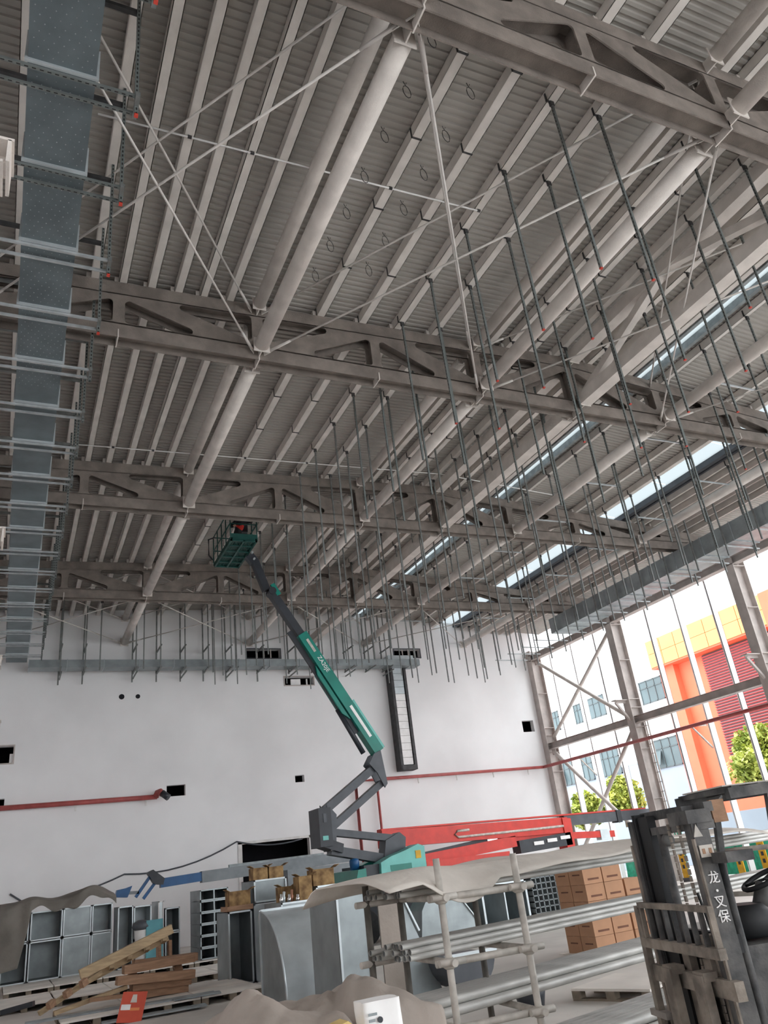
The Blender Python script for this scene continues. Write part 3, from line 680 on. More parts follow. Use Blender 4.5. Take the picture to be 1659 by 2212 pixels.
# ============================================================ OUTSIDE: the building across the yard
BX_ = 55.0
A = thing('office_building', 'white office block across the yard with grey plinth and dark framed windows', 'building', (BX_, 65, 0))
MB().bb((BX_, 52.62, 8.35), (BX_ + 10, 110, 21.5)).build('wall_upper', 'facade_white', A); MB().bb((BX_ + 0.05, 52.62, 0), (BX_ + 10, 110, 8.35)).build('wall_lower', 'facade_blue', A)
WIN = []
for y0, y1, z0, z1, nv in [(54.8, 57.9, 13.3, 15.45, 3), (52.65, 54.0, 13.3, 15.4, 2), (63.3, 66.0, 13.6, 15.7, 3), (67.2, 68.4, 13.6, 15.6, 2), (71.2, 73.0, 13.6, 15.7, 3), (54.8, 58.0, 7.4, 9.95, 3), (52.65, 54.1, 7.4, 9.95, 2), (63.0, 66.3, 7.8, 10.3, 4), (67.3, 69.0, 7.8, 10.3, 2), (70.4, 73.0, 7.8, 10.3, 3)]:
    W_ = MB(); x = BX_ - 0.03
    W_.bb((x - 0.05, y0, z0), (x + 0.04, y0 + 0.1, z1)); W_.bb((x - 0.05, y1 - 0.1, z0), (x + 0.04, y1, z1)); W_.bb((x - 0.05, y0, z1 - 0.1), (x + 0.04, y1, z1)); W_.bb((x - 0.05, y0, z0), (x + 0.04, y1, z0 + 0.1))
    W_.bb((x - 0.05, y0, z0 + (z1 - z0) * 0.66), (x + 0.04, y1, z0 + (z1 - z0) * 0.66 + 0.09))
    for j in range(1, nv): W_.bb((x - 0.05, y0 + (y1 - y0) * j / nv - 0.05, z0), (x + 0.04, y0 + (y1 - y0) * j / nv + 0.05, z1))
    w = W_.build('window', 'window_frame', A)
    for j in range(nv): MB().bb((x, y0 + (y1 - y0) * j / nv + 0.05, z0 + 0.1), (x + 0.03, y0 + (y1 - y0) * (j + 1) / nv - 0.05, z1 - 0.1)).build('pane', 'window_glass', w)
    if nv == 3 and z0 < 9:
        MB().box((x - 0.35, y0 + (y1 - y0) / 3 * 2.5, z0 + 0.9), (0.05, 0.85, 1.3), M=Matrix.Rotation(0.35, 3, 'Y')).build('open_sash', 'window_glass', w)
for y0, y1, z0, z1 in ((69.0, 73.5, 11.7, 12.3), (64.7, 67.6, 11.4, 12.1), (62.5, 63.2, 11.6, 12.1)): MB().bb((BX_ - 0.25, y0, z0), (BX_, y1, z1)).build('wall_unit', 'facade_white', A)
MB().bb((BX_ - 0.4, 52.62, 3.3), (BX_, 62, 3.7)).build('plinth_ledge', 'facade_blue', A)
# red wing with orange panelled fascia and louvres
R_ = thing('red_wing', 'orange red block with yellow orange fascia panels and red louvres across the yard', 'building', (52.5, 45, 0))
MB().bb((53.2, 26, 0), (60, 52.4, 16.0)).build('wall_red', 'facade_red', R_)
MB().bb((52.55, 50.6, 0), (53.2, 52.4, 16.0)).build('side_pier', 'facade_red', R_)
MB().bb((51.9, 26, 15.35), (53.2, 52.55, 15.5)).build('fascia_soffit', 'facade_red', R_)
for j in range(14):
    for i in range(2): MB().bb((51.8, 52.5 - 1.75 * (j + 1) + 0.03, 15.5 + 1.2 * i), (52.0, 52.5 - 1.75 * j - 0.03, 15.5 + 1.2 * i + 1.17)).build('fascia_panel', 'facade_orange', R_)
MB().bb((52.0, 26, 15.5), (60, 52.4, 17.8)).build('fascia_core', 'facade_red', R_)
for j in range(46):
    z = 5.2 + 0.22 * j; MB().box((53.05, 37.5, z), (0.22, 20.4, 0.06), M=Matrix.Rotation(0.5, 3, 'Y')).build('louver', 'louver_red', R_)
MB().bb((53.08, 27.3, 5.0), (53.19, 47.7, 15.3)).build('louver_back', 'lift_dark', R_)
MB().bb((51.6, 24, 0), (60, 39.4, 17.9)).build('end_block', 'facade_red', R_)
# low yard wall and trees
o = MB().bb((38.0, 8, 0), (38.3, 75, 2.6)).build('yard_fence', 'facade_blue'); tag(o, 'low pale grey boundary fence below the trees outside', 'fence')
def tree(x, y, h, r, zc, label, n):
    T = thing('leafy_tree', label, 'tree', (x, y, 0), 'trees outside the open side')
    MB().tube((x, y, 0), (x, y, zc), 0.16, 8, 0.08).build('trunk', 'bark', T)
    b = MB(); rnd = random.Random(int(x * 7 + y))
    for _ in range(n):
        while True:
            p = Vector((rnd.uniform(-1, 1), rnd.uniform(-1, 1), rnd.uniform(-1, 1)))
            if p.length < 1: break
        p = p.normalized() * (0.55 + 0.45 * rnd.random() ** 0.5) * (0.85 + 0.25 * math.sin(5 * p.x + 3 * p.z) )
        c = Vector((x + p.x * r, y + p.y * r, zc + p.z * h)); s = rnd.uniform(0.10, 0.2)
        a = Vector((rnd.gauss(0, 1), rnd.gauss(0, 1), rnd.gauss(0, 1))).normalized(); d, u, w = frame(a)
        b.quad(c - d * s - u * s * 0.5, c + d * s * 0.1 - u * s * 0.7, c + d * s + u * s * 0.2, c - d * s * 0.2 + u * s * 0.8)
    o = b.build('crown', 'leaf', T); o['kind'] = 'stuff'
tree(40.5, 51.5, 1.3, 1.45, 4.2, 'small yellow green tree nearest the corner column outside', 4000)
tree(41, 47.8, 1.55, 1.6, 4.6, 'rounder green tree beside the ladder column outside', 5000)
tree(42, 35.2, 2.0, 2.3, 5.3, 'large leafy tree before the red louvres at the right edge', 8000)
# green netting stretched outside
def net(pts, label):
    b = MB()
    def fn(u, v):
        i = min(int(u * (len(pts) - 1)), len(pts) - 2); t = u * (len(pts) - 1) - i; a, c = pts[i], pts[i + 1]
        x = a[0] + (c[0] - a[0]) * t; y = a[1] + (c[1] - a[1]) * t; h = a[2] + (c[2] - a[2]) * t
        return (x + 0.08 * math.sin(17 * u + 3 * v), y, 0.02 + h * v)
    b.grid(fn, 60, 6); o = b.build('green_net', 'net_green'); tag(o, label, 'netting')
    o.modifiers.new('solid', 'SOLIDIFY').thickness = 0.01
net([(28.6, 34.2, 1.5), (28.6, 33.0, 1.7), (28.6, 32.0, 2.3), (28.6, 31.2, 2.7), (28.6, 29.8, 2.2)], 'peaked green safety net just left of the forklift mast outside')
net([(28.4, 28.8, 1.25), (28.4, 26.6, 1.35), (28.4, 24.5, 1.25), (28.4, 20.0, 1.35)], 'green safety net along the yard edge right of the forklift mast')
for k, (y, h) in enumerate(((27.4, 1.15), (24.4, 0.95), (23.2, 1.3))):
    T = thing('warning_post', 'yellow warning board %s from the left behind the forklift' % ORD[k + 1], 'sign', (26.0, y, 0), 'yellow warning boards')
    MB().bb((25.98, y - 0.16, 0.15), (26.02, y + 0.16, h)).build('board', 'yellow_paint', T); MB().bb((25.96, y - 0.2, 0), (26.08, y + 0.2, 0.15)).build('foot', 'lift_slate', T)
    for j in range(3): MB().bb((25.97, y - 0.06, 0.5 + 0.25 * j), (25.985, y + 0.06, 0.64 + 0.25 * j)).build('mark', 'lift_dark', T)

# ============================================================ BOOM LIFTS
def text_mesh(s, size, depth=0.004):
    c = bpy.data.curves.new('txt', 'FONT'); c.body = s; c.size = size; c.extrude = depth; c.resolution_u = 3; c.align_x = 'CENTER'; c.align_y = 'CENTER'
    o = bpy.data.objects.new('txt', c); COL.objects.link(o); dg = bpy.context.evaluated_depsgraph_get(); me = bpy.data.meshes.new_from_object(o.evaluated_get(dg)); bpy.data.objects.remove(o); bpy.data.curves.remove(c); me.materials.clear(); return me
def text_on(s, size, O, A, B, m, parent, name='lettering'):
    """letters in the plane spanned by A (reading direction) and B (up)"""
    me = text_mesh(s, size); A, B = Vector(A).normalized(), Vector(B).normalized(); N = A.cross(B); off = Vector(parent.get('_o', (0, 0, 0))); O = Vector(O) - off
    for v in me.vertices: p = v.co.copy(); v.co = O + A * p.x + B * p.y + N * p.z
    o = obj(name, me, m, parent); return o
def wheel(name, c, r, w, parent, m='rubber', hub='lift_slate'):
    c = Vector(c); n = MB(); prof = [(-w / 2, r * 0.6), (-w / 2, r * 0.92), (-w * 0.38, r), (w * 0.38, r), (w / 2, r * 0.92), (w / 2, r * 0.6)]
    n.lathe(c, (0, 1, 0), prof, 24); o = n.build(name, m, parent); h = MB(); h.lathe(c, (0, 1, 0), [(-w * 0.46, r * 0.2), (-w * 0.46, r * 0.58), (w * 0.46, r * 0.58), (w * 0.46, r * 0.2)], 16); h.build('hub', hub, o); return o
BY = 24.1
G = thing('boom_lift', 'green articulated boom lift raising a worker up to the roof', 'boom lift', (10.8, BY, 0))
def P2(x, z, dy=0.0): return (x, BY + dy, z)
def arm(name, a, b, w, h, m, dy=0.0): return MB().bar(P2(*a, dy), P2(*b, dy), w, h, up=(0, 0, 1)).build(name, m, G)
MB().bb((9.2, BY - 0.75, 0.45), (12.3, BY + 0.75, 0.95)).build('chassis', 'lift_dark', G)
for x in (9.55, 11.95):
    for s in (-1.0, 1.0): wheel('wheel', (x, BY + s, 0.47), 0.47, 0.36, G)
MB().tube(P2(10.75, 0.95), P2(10.75, 1.2), 0.55, 24).build('slew_ring', 'lift_slate', G)
# turntable: counterweight, engine bay, hood
MB().prism([(9.45, 1.2), (9.75, 1.2), (9.75, 2.0), (9.5, 1.98), (9.42, 1.7)], (0, BY, 0), (1, 0, 0), (0, 0, 1), (0, 1, 0), 2.1).build('counterweight', 'lift_green', G)
MB().bb((9.75, BY - 0.9, 1.2), (10.25, BY + 0.9, 2.08)).build('engine_bay', 'lift_dark', G)
hd = MB().prism([(10.2, 1.2), (11.75, 1.2), (11.75, 2.42), (11.55, 2.5), (11.1, 2.36), (10.6, 2.24), (10.25, 2.1)], (0, BY - 0.75, 0), (1, 0, 0), (0, 0, 1), (0, 1, 0), 0.6).build('hood', 'lift_green_light', G)
MB().bb((11.42, BY - 1.065, 2.1), (11.6, BY - 1.05, 2.32)).build('label_plate', 'yellow_paint', hd)
MB().bb((10.55, BY - 1.06, 1.35), (11.25, BY - 1.052, 2.0)).build('door_panel', 'lift_green', hd)
MB().prism([(10.2, 1.2), (11.75, 1.2), (11.75, 2.42), (11.1, 2.36), (10.25, 2.1)], (0, BY + 0.75, 0), (1, 0, 0), (0, 0, 1), (0, 1, 0), 0.6).build('hood', 'lift_green', G)
# lower parallelogram
arm('lower_link', (9.15, 3.12), (11.45, 2.72), 0.36, 0.20, 'lift_slate'); arm('lower_link', (9.05, 2.62), (10.9, 2.18), 0.42, 0.26, 'lift_slate')
MB().prism([(10.75, 2.25), (11.45, 2.2), (11.55, 2.75), (11.35, 2.92), (10.85, 2.72)], P2(0, 0), (1, 0, 0), (0, 0, 1), (0, 1, 0), 0.5).build('link_base', 'lift_slate', G)
# knee block
kb = MB(); kb.bb((8.62, BY - 0.45, 2.72), (9.02, BY + 0.45, 3.82)); kb.prism([(8.75, 2.72), (9.35, 2.5), (9.4, 2.75), (9.02, 2.9)], P2(0, 0), (1, 0, 0), (0, 0, 1), (0, 1, 0), 0.7); kb = kb.build('knee_block', 'lift_dark', G)
MB().bb((8.7, BY - 0.465, 2.9), (8.88, BY - 0.45, 3.02)).build('decal', 'lift_green_light', kb); MB().bb((8.76, BY - 0.465, 3.4), (8.86, BY - 0.45, 3.65)).build('decal', 'lift_slate', kb)
for s in (-0.3, 0.3): MB().prism([(8.95, 3.95), (9.25, 3.6), (9.2, 3.1), (9.15, 2.6), (8.98, 2.6), (9.0, 3.4)], P2(0, 0, s), (1, 0, 0), (0, 0, 1), (0, 1, 0), 0.06).build('knee_plate', 'lift_slate', G)
# upper parallelogram
arm('upper_link', (8.9, 3.72), (10.85, 4.98), 0.34, 0.24, 'lift_slate'); arm('upper_link', (9.2, 3.28), (11.0, 4.45), 0.34, 0.20, 'lift_slate')
tp = MB()
for s in (-0.24, 0.24): tp.prism([(10.55, 5.05), (10.75, 5.35), (11.0, 5.45), (11.12, 4.4), (11.02, 4.28), (10.8, 4.75)], P2(0, 0, s), (1, 0, 0), (0, 0, 1), (0, 1, 0), 0.06)
tp.build('riser_head', 'lift_slate', G)
# telescopic boom
E_, D_, C_ = Vector((10.98, 0, 5.42)), Vector((8.6, 0, 9.4)), Vector((7.66, 0, 10.9)); dd = (D_ - E_).normalized(); nn = Vector((dd.z, 0, -dd.x))
def along(t, o=0.0, dy=0.0): p = E_ + dd * t + nn * o; return (p.x, BY + dy, p.z)
LB = (D_ - E_).length
mb = MB().bar(along(0, 0.02), along(LB, 0.02), 0.35, 0.38, up=(0, 1, 0)).build('main_boom', 'lift_green', G)
MB().bar(along(0.0, 0.2), along(LB * 0.4, 0.2), 0.30, 0.03, up=(0, 1, 0)).build('top_plate', 'lift_green_light', mb)
MB().prism([(0.2, -0.2), (0.5, -0.34), (2.0, -0.32), (2.3, -0.2)], tuple(Vector((E_.x, BY, E_.z)) + dd * 1.2), dd, nn, (0, 1, 0), 0.3).build('under_bracket', 'lift_green', mb)
MB().bar(along(0.55, 0.04, -0.195), along(1.75, 0.04, -0.195), 0.012, 0.10, up=nn).build('decal_strip', 'plastic_white', mb)
MB().bar(along(LB - 0.75, 0.04, -0.2), along(LB - 0.25, 0.04, -0.2), 0.012, 0.09, up=nn).build('decal_strip', 'scaffold', mb)
text_on('ZA20JE', 0.2, along(LB - 1.25, 0.05, -0.2), tuple(-dd), tuple(nn), 'plastic_white', mb)
MB().bar(along(0.9, -0.26), along(3.6, -0.24), 0.2, 0.1, up=(0, 1, 0)).build('hose_carrier', 'lift_dark', G)
MB().bar(along(3.0, -0.25), along(LB + 0.3, -0.27), 0.16, 0.09, up=(0, 1, 0)).build('hose_carrier', 'lift_dark', G)
MB().tube(along(0.25, -0.42), along(1.9, -0.34), 0.085, 14).build('lift_cylinder', 'lift_dark', G)
MB().bar(along(LB, 0.0), (C_.x, BY, C_.z), 0.26, 0.28, up=(0, 1, 0)).build('boom_extension', 'lift_dark', G)
MB().bar((C_.x + 0.02, BY - 0.12, C_.z + 0.26), (C_.x + 0.24, BY - 0.12, C_.z - 0.12), 0.06, 0.16, up=(1, 0, 0)).build('nose_cover', 'lift_green', G)
MB().tube((C_.x, BY - 0.22, C_.z), (C_.x, BY + 0.22, C_.z), 0.13, 16).build('jib_pivot', 'lift_dark', G)
MB().bar((7.5, BY, 10.95), (7.12, BY, 12.05), 0.24, 0.24, up=(0, 1, 0)).build('jib_arm', 'lift_dark', G); MB().bar((7.12, BY, 11.98), (6.92, BY, 12.22), 0.3, 0.22, up=(0, 1, 0)).build('jib_head', 'lift_dark', G)
for a in ((7.02, 12.28), (7.08, 12.05)): MB().tube(P2(*a, -0.2), P2(*a, 0.2), 0.035, 10).build('pin', 'galv_light', G)
# basket
bx0, bx1, by0, by1, bz = 6.02, 6.92, 22.95, 25.35, 12.3
B_ = MB(); B_.bb((bx0, by0, bz - 0.06), (bx1, by0 + 0.06, bz + 0.1)); B_.bb((bx0, by1 - 0.06, bz - 0.06), (bx1, by1, bz + 0.1)); B_.bb((bx0, by0, bz - 0.06), (bx0 + 0.06, by1, bz + 0.1)); B_.bb((bx1 - 0.06, by0, bz - 0.06), (bx1, by1, bz + 0.1))
for k in range(1, 5): B_.bb((bx0, by0 + k * 0.48 - 0.03, bz - 0.06), (bx1, by0 + k * 0.48 + 0.03, bz - 0.02))
B_.bb((bx0 + 0.42, by0, bz - 0.07), (bx0 + 0.48, by1, bz - 0.02))
bk = B_.build('basket_floor', 'lift_green_dark', G)
gr = MB()
for k in range(40): gr.bb((bx0, by0 + 0.06 * k, bz - 0.012), (bx1, by0 + 0.06 * k + 0.025, bz))
for k in range(16): gr.bb((bx0 + 0.06 * k, by0, bz - 0.012), (bx0 + 0.06 * k + 0.02, by1, bz))
o = gr.build('floor_grating', 'lift_green_dark', bk); o['kind'] = 'stuff'
MB().bb((bx0, by0 - 0.01, bz + 0.05), (bx1, by0 + 0.01, bz + 0.2)).build('front_panel', 'lift_green_dark', bk)
for z, nm in ((1.08, 'top_rail'), (0.56, 'mid_rail')): MB().path([(bx0, by0, bz + z), (bx1, by0, bz + z), (bx1, by1, bz + z), (bx0, by1, bz + z)], 0.022, 8, True).build(nm, 'lift_green_dark', bk)
for x in (bx0, bx1):
    for k in range(5): MB().tube((x, by0 + 0.6 * k, bz), (x, by0 + 0.6 * k, bz + 1.08), 0.02, 8).build('rail_post', 'lift_green_dark', bk)
MB().bb((bx1 - 0.35, by0 + 1.0, bz + 0.75), (bx1 - 0.02, by0 + 1.5, bz + 1.15)).build('control_box', 'lift_dark', bk)
MB().path([(bx0 - 0.12, by1 - 0.3, bz + 0.1), (bx0 - 0.22, by1 - 0.2, bz + 0.3), (bx0 - 0.22, by1 - 0.2, bz + 0.9), (bx0, by1 - 0.2, bz + 1.0)], 0.03, 8).build('drop_guard', 'lift_dark', bk)

# ---- the worker in the basket
def skinned(name, verts, edges, radii, m, parent, sub=2):
    me = bpy.data.meshes.new(name); off = Vector(parent.get('_o', (0, 0, 0))); me.from_pydata([tuple(Vector(v) - off) for v in verts], edges, [])
    o = obj(name, me, m, parent); o.modifiers.new('skin', 'SKIN'); sv = me.skin_vertices[0].data
    for i, r in enumerate(radii):
        r = r if isinstance(r, tuple) else (r, r); sv[i].radius = r; sv[i].use_root = (i == 0)
    s = o.modifiers.new('sub', 'SUBSURF'); s.levels = sub; s.render_levels = sub; dg = bpy.context.evaluated_depsgraph_get(); m2 = bpy.data.meshes.new_from_object(o.evaluated_get(dg)); o.modifiers.clear(); o.data = m2; m2.materials.clear(); m2.materials.append(MATS[m])
    for p in m2.polygons: p.use_smooth = True
    return o
WK = thing('person', 'person in black and red work clothes and helmet leaning in the lift basket', 'person', (6.5, 23.9, 12.31))
px, py_, pz_ = 6.5, 23.85, 12.31
DR = 0.30      # he crouches
bv = [(px, py_, pz_ + 0.80 - DR), (px + 0.02, py_ - 0.02, pz_ + 1.0 - DR), (px + 0.08, py_ - 0.08, pz_ + 1.2 - DR), (px + 0.13, py_ - 0.12, pz_ + 1.32 - DR), (px + 0.15, py_ - 0.14, pz_ + 1.42 - DR),
      (px - 0.09, py_ + 0.0, pz_ + 0.74 - DR), (px - 0.12, py_ - 0.34, pz_ + 0.44), (px - 0.14, py_ - 0.06, pz_ + 0.08), (px + 0.1, py_ - 0.03, pz_ + 0.74 - DR), (px + 0.14, py_ - 0.38, pz_ + 0.42), (px + 0.15, py_ - 0.1, pz_ + 0.08),
      (px - 0.08, py_ - 0.08, pz_ + 1.31 - DR), (px - 0.26, py_ - 0.14, pz_ + 1.08 - DR), (px - 0.22, py_ - 0.36, pz_ + 1.0 - DR), (px + 0.32, py_ - 0.18, pz_ + 1.31 - DR), (px + 0.42, py_ - 0.36, pz_ + 1.2 - DR), (px + 0.32, py_ - 0.5, pz_ + 1.36 - DR),
      (px - 0.14, py_ - 0.22, pz_ + 0.04), (px + 0.15, py_ - 0.26, pz_ + 0.04)]
be = [(0, 1), (1, 2), (2, 3), (3, 4), (0, 5), (5, 6), (6, 7), (0, 8), (8, 9), (9, 10), (3, 11), (11, 12), (12, 13), (3, 14), (14, 15), (15, 16), (7, 17), (10, 18)]
br = [(0.16, 0.12), (0.15, 0.11), (0.17, 0.12), (0.13, 0.10), 0.055, 0.095, 0.07, 0.05, 0.095, 0.07, 0.05, 0.075, 0.055, 0.04, 0.075, 0.055, 0.04, 0.045, 0.045]
body = skinned('body', bv, be, br, 'cloth_black', WK)
vt = MB()
for i in range(3): pass
vest = skinned('vest', [(px + 0.03, py_ - 0.03, pz_ + 0.98 - DR), (px + 0.08, py_ - 0.08, pz_ + 1.18 - DR), (px + 0.12, py_ - 0.11, pz_ + 1.3 - DR)], [(0, 1), (1, 2)], [(0.162, 0.122), (0.185, 0.135), (0.15, 0.115)], 'cloth_red', body)
hx, hy, hz = px + 0.18, py_ - 0.18, pz_ + 1.53 - DR
hd_ = MB(); hd_.lathe((hx, hy, hz - 0.13), (0.1, -0.12, 1), [(0, 0.03), (0.03, 0.065), (0.09, 0.085), (0.15, 0.09), (0.2, 0.075), (0.24, 0.03)], 16); hd_ = hd_.build('head', 'skin', WK)
MB().tube((hx + 0.02, hy - 0.1, hz), (hx + 0.02, hy - 0.075, hz + 0.03), 0.013, 8).build('nose', 'skin', hd_)
for s in (-0.035, 0.035): MB().tube((hx + s, hy - 0.085, hz + 0.03), (hx + s, hy - 0.07, hz + 0.03), 0.01, 8).build('eye', 'cloth_black', hd_)
for s in (-0.088, 0.088): MB().box((hx + s, hy, hz + 0.01), (0.02, 0.035, 0.06)).build('ear', 'skin', hd_)
MB().box((hx + 0.01, hy - 0.082, hz - 0.05), (0.05, 0.012, 0.012)).build('mouth', 'cloth_red', hd_)
hm = MB(); hm.lathe((hx, hy, hz + 0.03), (0.1, -0.12, 1), [(0, 0.14), (0.012, 0.135), (0.02, 0.112), (0.07, 0.105), (0.12, 0.075), (0.14, 0.02)], 20); hm.build('helmet', 'cloth_red', hd_)
for (wx, wy, wz), d in (((px - 0.22, py_ - 0.36, pz_ + 1.0 - DR), Vector((0.1, -1, 0.05))), ((px + 0.32, py_ - 0.5, pz_ + 1.36 - DR), Vector((-0.35, -0.5, 0.8)))):
    d = d.normalized(); u, s, w = frame(d); hv = [Vector((wx, wy, wz)), Vector((wx, wy, wz)) + d * 0.09]; ee = [(0, 1)]; rr = [(0.03, 0.022), (0.042, 0.018)]
    for k, (o_, L) in enumerate(((-0.03, 0.07), (-0.01, 0.085), (0.01, 0.08), (0.03, 0.065))):
        b0 = len(hv); hv += [hv[1] + s * o_ + d * 0.02, hv[1] + s * o_ + d * (0.02 + L * 0.55) - w * 0.012, hv[1] + s * o_ + d * (0.02 + L * 0.9) - w * 0.035]; ee += [(1, b0), (b0, b0 + 1), (b0 + 1, b0 + 2)]; rr += [0.011, 0.009, 0.008]
    b0 = len(hv); hv += [hv[0] + d * 0.04 - s * 0.045, hv[0] + d * 0.08 - s * 0.07 - w * 0.02]; ee += [(0, b0), (b0, b0 + 1)]; rr += [0.012, 0.009]
    skinned('hand', hv, ee, rr, 'skin', WK, 1)

# ---- red boom lift folded low behind
RY = 30.0
G = thing('boom_lift', 'red boom lift folded flat in front of the right part of the back wall', 'boom lift', (17.5, RY, 0))
def Rb(name, a, b, w, h, m, dy=0.0): return MB().bar((a[0], RY + dy, a[1]), (b[0], RY + dy, b[1]), w, h, up=(0, 0, 1)).build(name, m, G)
mb = Rb('main_boom', (13.4, 2.98), (22.3, 2.75), 0.5, 0.62, 'lift_red')
MB().path([(17.3, RY - 0.27, 2.98), (16.75, RY - 0.27, 2.98), (16.6, RY - 0.27, 2.86), (16.75, RY - 0.27, 2.74), (22.0, RY - 0.27, 2.72)], 0.05, 8).build('hose_loop', 'scaffold', mb)
Rb('boom_top_plate', (13.4, 3.32), (24.9, 3.12), 0.44, 0.06, 'lift_red'); Rb('boom_extension', (22.2, 2.92), (27.2, 2.85), 0.36, 0.4, 'lift_slate'); Rb('extension_top', (22.2, 3.14), (26.9, 3.08), 0.3, 0.06, 'lift_red')
Rb('boom_collar', (25.1, 2.88), (25.35, 2.87), 0.44, 0.52, 'lift_dark')
Rb('second_arm', (18.8, 2.52), (24.8, 2.18), 0.3, 0.26, 'lift_red'); Rb('arm_block', (24.0, 2.2), (24.5, 2.18), 0.35, 0.42, 'galv_light')
Rb('lower_boom', (14.2, 2.0), (19.5, 2.35), 0.5, 0.42, 'lift_red'); Rb('lift_cylinder', (13.9, 2.12), (18.2, 2.5), 0.22, 0.22, 'lift_dark'); Rb('cylinder_rod', (17.6, 2.5), (18.7, 2.58), 0.14, 0.14, 'chrome')
Rb('platform_frame', (19.6, 2.1), (22.3, 2.2), 0.6, 0.5, 'lift_dark')
for k in range(3): MB().bb((20.3 + k * 0.7, RY - 0.34, 2.1 + 0.05 * k), (20.8 + k * 0.7, RY - 0.31, 2.24 + 0.05 * k)).build('decal', 'plastic_white', G)
MB().prism([(22.0, 1.7), (22.4, 1.75), (22.45, 3.0), (22.0, 3.05)], (0, RY, 0), (1, 0, 0), (0, 0, 1), (0, 1, 0), 0.6).build('knuckle', 'lift_red', G)
MB().bb((14.8, RY - 1.0, 1.0), (18.6, RY + 1.0, 2.0)).build('turntable', 'lift_red', G); MB().bb((14.4, RY - 0.9, 0.5), (19.0, RY + 0.9, 1.0)).build('chassis', 'lift_dark', G)
for x in (15.0, 18.4):
    for s in (-1.1, 1.1): wheel('wheel', (x, RY + s, 0.5), 0.5, 0.4, G)
# ---- blue and grey boom lift on the left
QY = 31.0; K = QY / 30.0
G = thing('boom_lift', 'blue and grey boom lift lying low in front of the dark doorway', 'boom lift', (9.5, QY, 0))
def Q(x, z): return (x * K, QY, 1.9 + (z - 1.9) * K)
MB().bar(Q(6.4, 2.40), Q(12.4, 2.52), 0.4, 0.38, up=(0, 0, 1)).build('main_boom', 'lift_grey', G); MB().bar(Q(7.4, 2.62), Q(11.0, 2.66), 0.16, 0.16).build('hose_carrier', 'galv_dull', G)
MB().bar(Q(5.0, 2.36), Q(6.5, 2.42), 0.34, 0.3).build('boom_nose', 'lift_blue', G); MB().prism([(4.55, 2.75), (4.75, 2.82), (5.15, 2.5), (5.1, 2.3), (4.8, 2.35)], (0.15, QY, 0.02), (1, 0, 0), (0, 0, 1), (0, 1, 0), 0.4).build('knuckle', 'lift_dark', G)
for o_ in (0.0, 0.25): MB().bar(Q(4.72 + o_, 2.68 - o_ * 0.5), Q(4.2 + o_, 2.02 - o_ * 0.3), 0.12, 0.1).build('jib_link', 'lift_blue', G)
MB().bar(Q(3.6, 2.2), Q(4.3, 2.16), 0.12, 0.1).build('jib_bar', 'lift_grey', G); MB().prism([(3.55, 2.1), (3.95, 2.05), (4.1, 2.4), (3.9, 2.35), (3.6, 2.32)], (0.1, QY, 0), (1, 0, 0), (0, 0, 1), (0, 1, 0), 0.35).build('basket_mount', 'lift_blue', G)
MB().bb((9.6, QY - 0.9, 1.2), (12.6, QY + 0.9, 2.3)).build('turntable', 'lift_grey', G); MB().bb((9.2, QY - 0.8, 0.45), (12.8, QY + 0.8, 1.2)).build('chassis', 'lift_dark', G)
MB().bb((11.9, QY - 0.92, 1.7), (12.15, QY - 0.9, 2.1)).build('label_plate', 'plastic_white', G)
for x in (9.7, 12.3):
    for s in (-0.95, 0.95): wheel('wheel', (x, QY + s, 0.45), 0.45, 0.36, G)
o = MB().lathe((9.62, 23.6, 2.14), (0, 0, 1), [(0, 0.14), (0.25, 0.15), (0.3, 0.12), (0.32, 0.05)], 16).build('water_jug', 'lift_blue'); o.location.z = -0.15
tag(o, 'bright blue jug standing beside the green lift turntable', 'jug')

# ============================================================ PIPE RACK
K_ = thing('pipe_rack', 'dusty scaffold tube rack holding pipes in three tiers', 'rack', (3.2, 5.9, 0))
FA, FB, RA, RB_ = (2.885, 5.5), (3.53, 5.47), (2.93, 6.3), (3.62, 6.3)
FR, RR = (6.9, 5.9), (6.8, 6.75); RL = (2.62, 6.25)
for (x, y), h, m in ((FA, 1.93, 'scaffold'), (FB, 1.90, 'scaffold'), (RA, 1.85, 'scaffold_dark'), (RB_, 1.85, 'scaffold_dark'), (FR, 1.9, 'scaffold'), (RR, 1.9, 'scaffold_dark'), (RL, 1.8, 'scaffold_dark')):
    b = MB(); b.tube((x, y, 0.02), (x, y, h), 0.0255, 14); b.tube((x, y, 0), (x, y, 0.02), 0.07, 12); b.build('upright', m, K_)
TZ = [1.73, 1.325, 0.935, 0.42]
for z in TZ:
    for a, b_ in ((FA, FB), (RA, RB_), (FA, RA), (FB, RB_), (FR, RR), (RL, RA)):
        d = (Vector(b_) - Vector(a)).normalized() * 0.1; MB().tube((a[0] - d.x, a[1] - d.y, z - 0.06), (b_[0] + d.x, b_[1] + d.y, z - 0.06), 0.024, 12).build('transom', 'scaffold', K_)
    for x, y in (FA, FB, FR): MB().lathe((x, y, z - 0.1), (0, 0, 1), [(0, 0.03), (0.012, 0.046), (0.05, 0.046), (0.07, 0.03)], 12).build('coupler', 'scaffold', K_)
    for x, y in (FA, FB): MB().tube((x - 0.10, y - 0.045, z - 0.055), (x + 0.10, y - 0.045, z - 0.055), 0.024, 10).build('coupler', 'scaffold', K_)
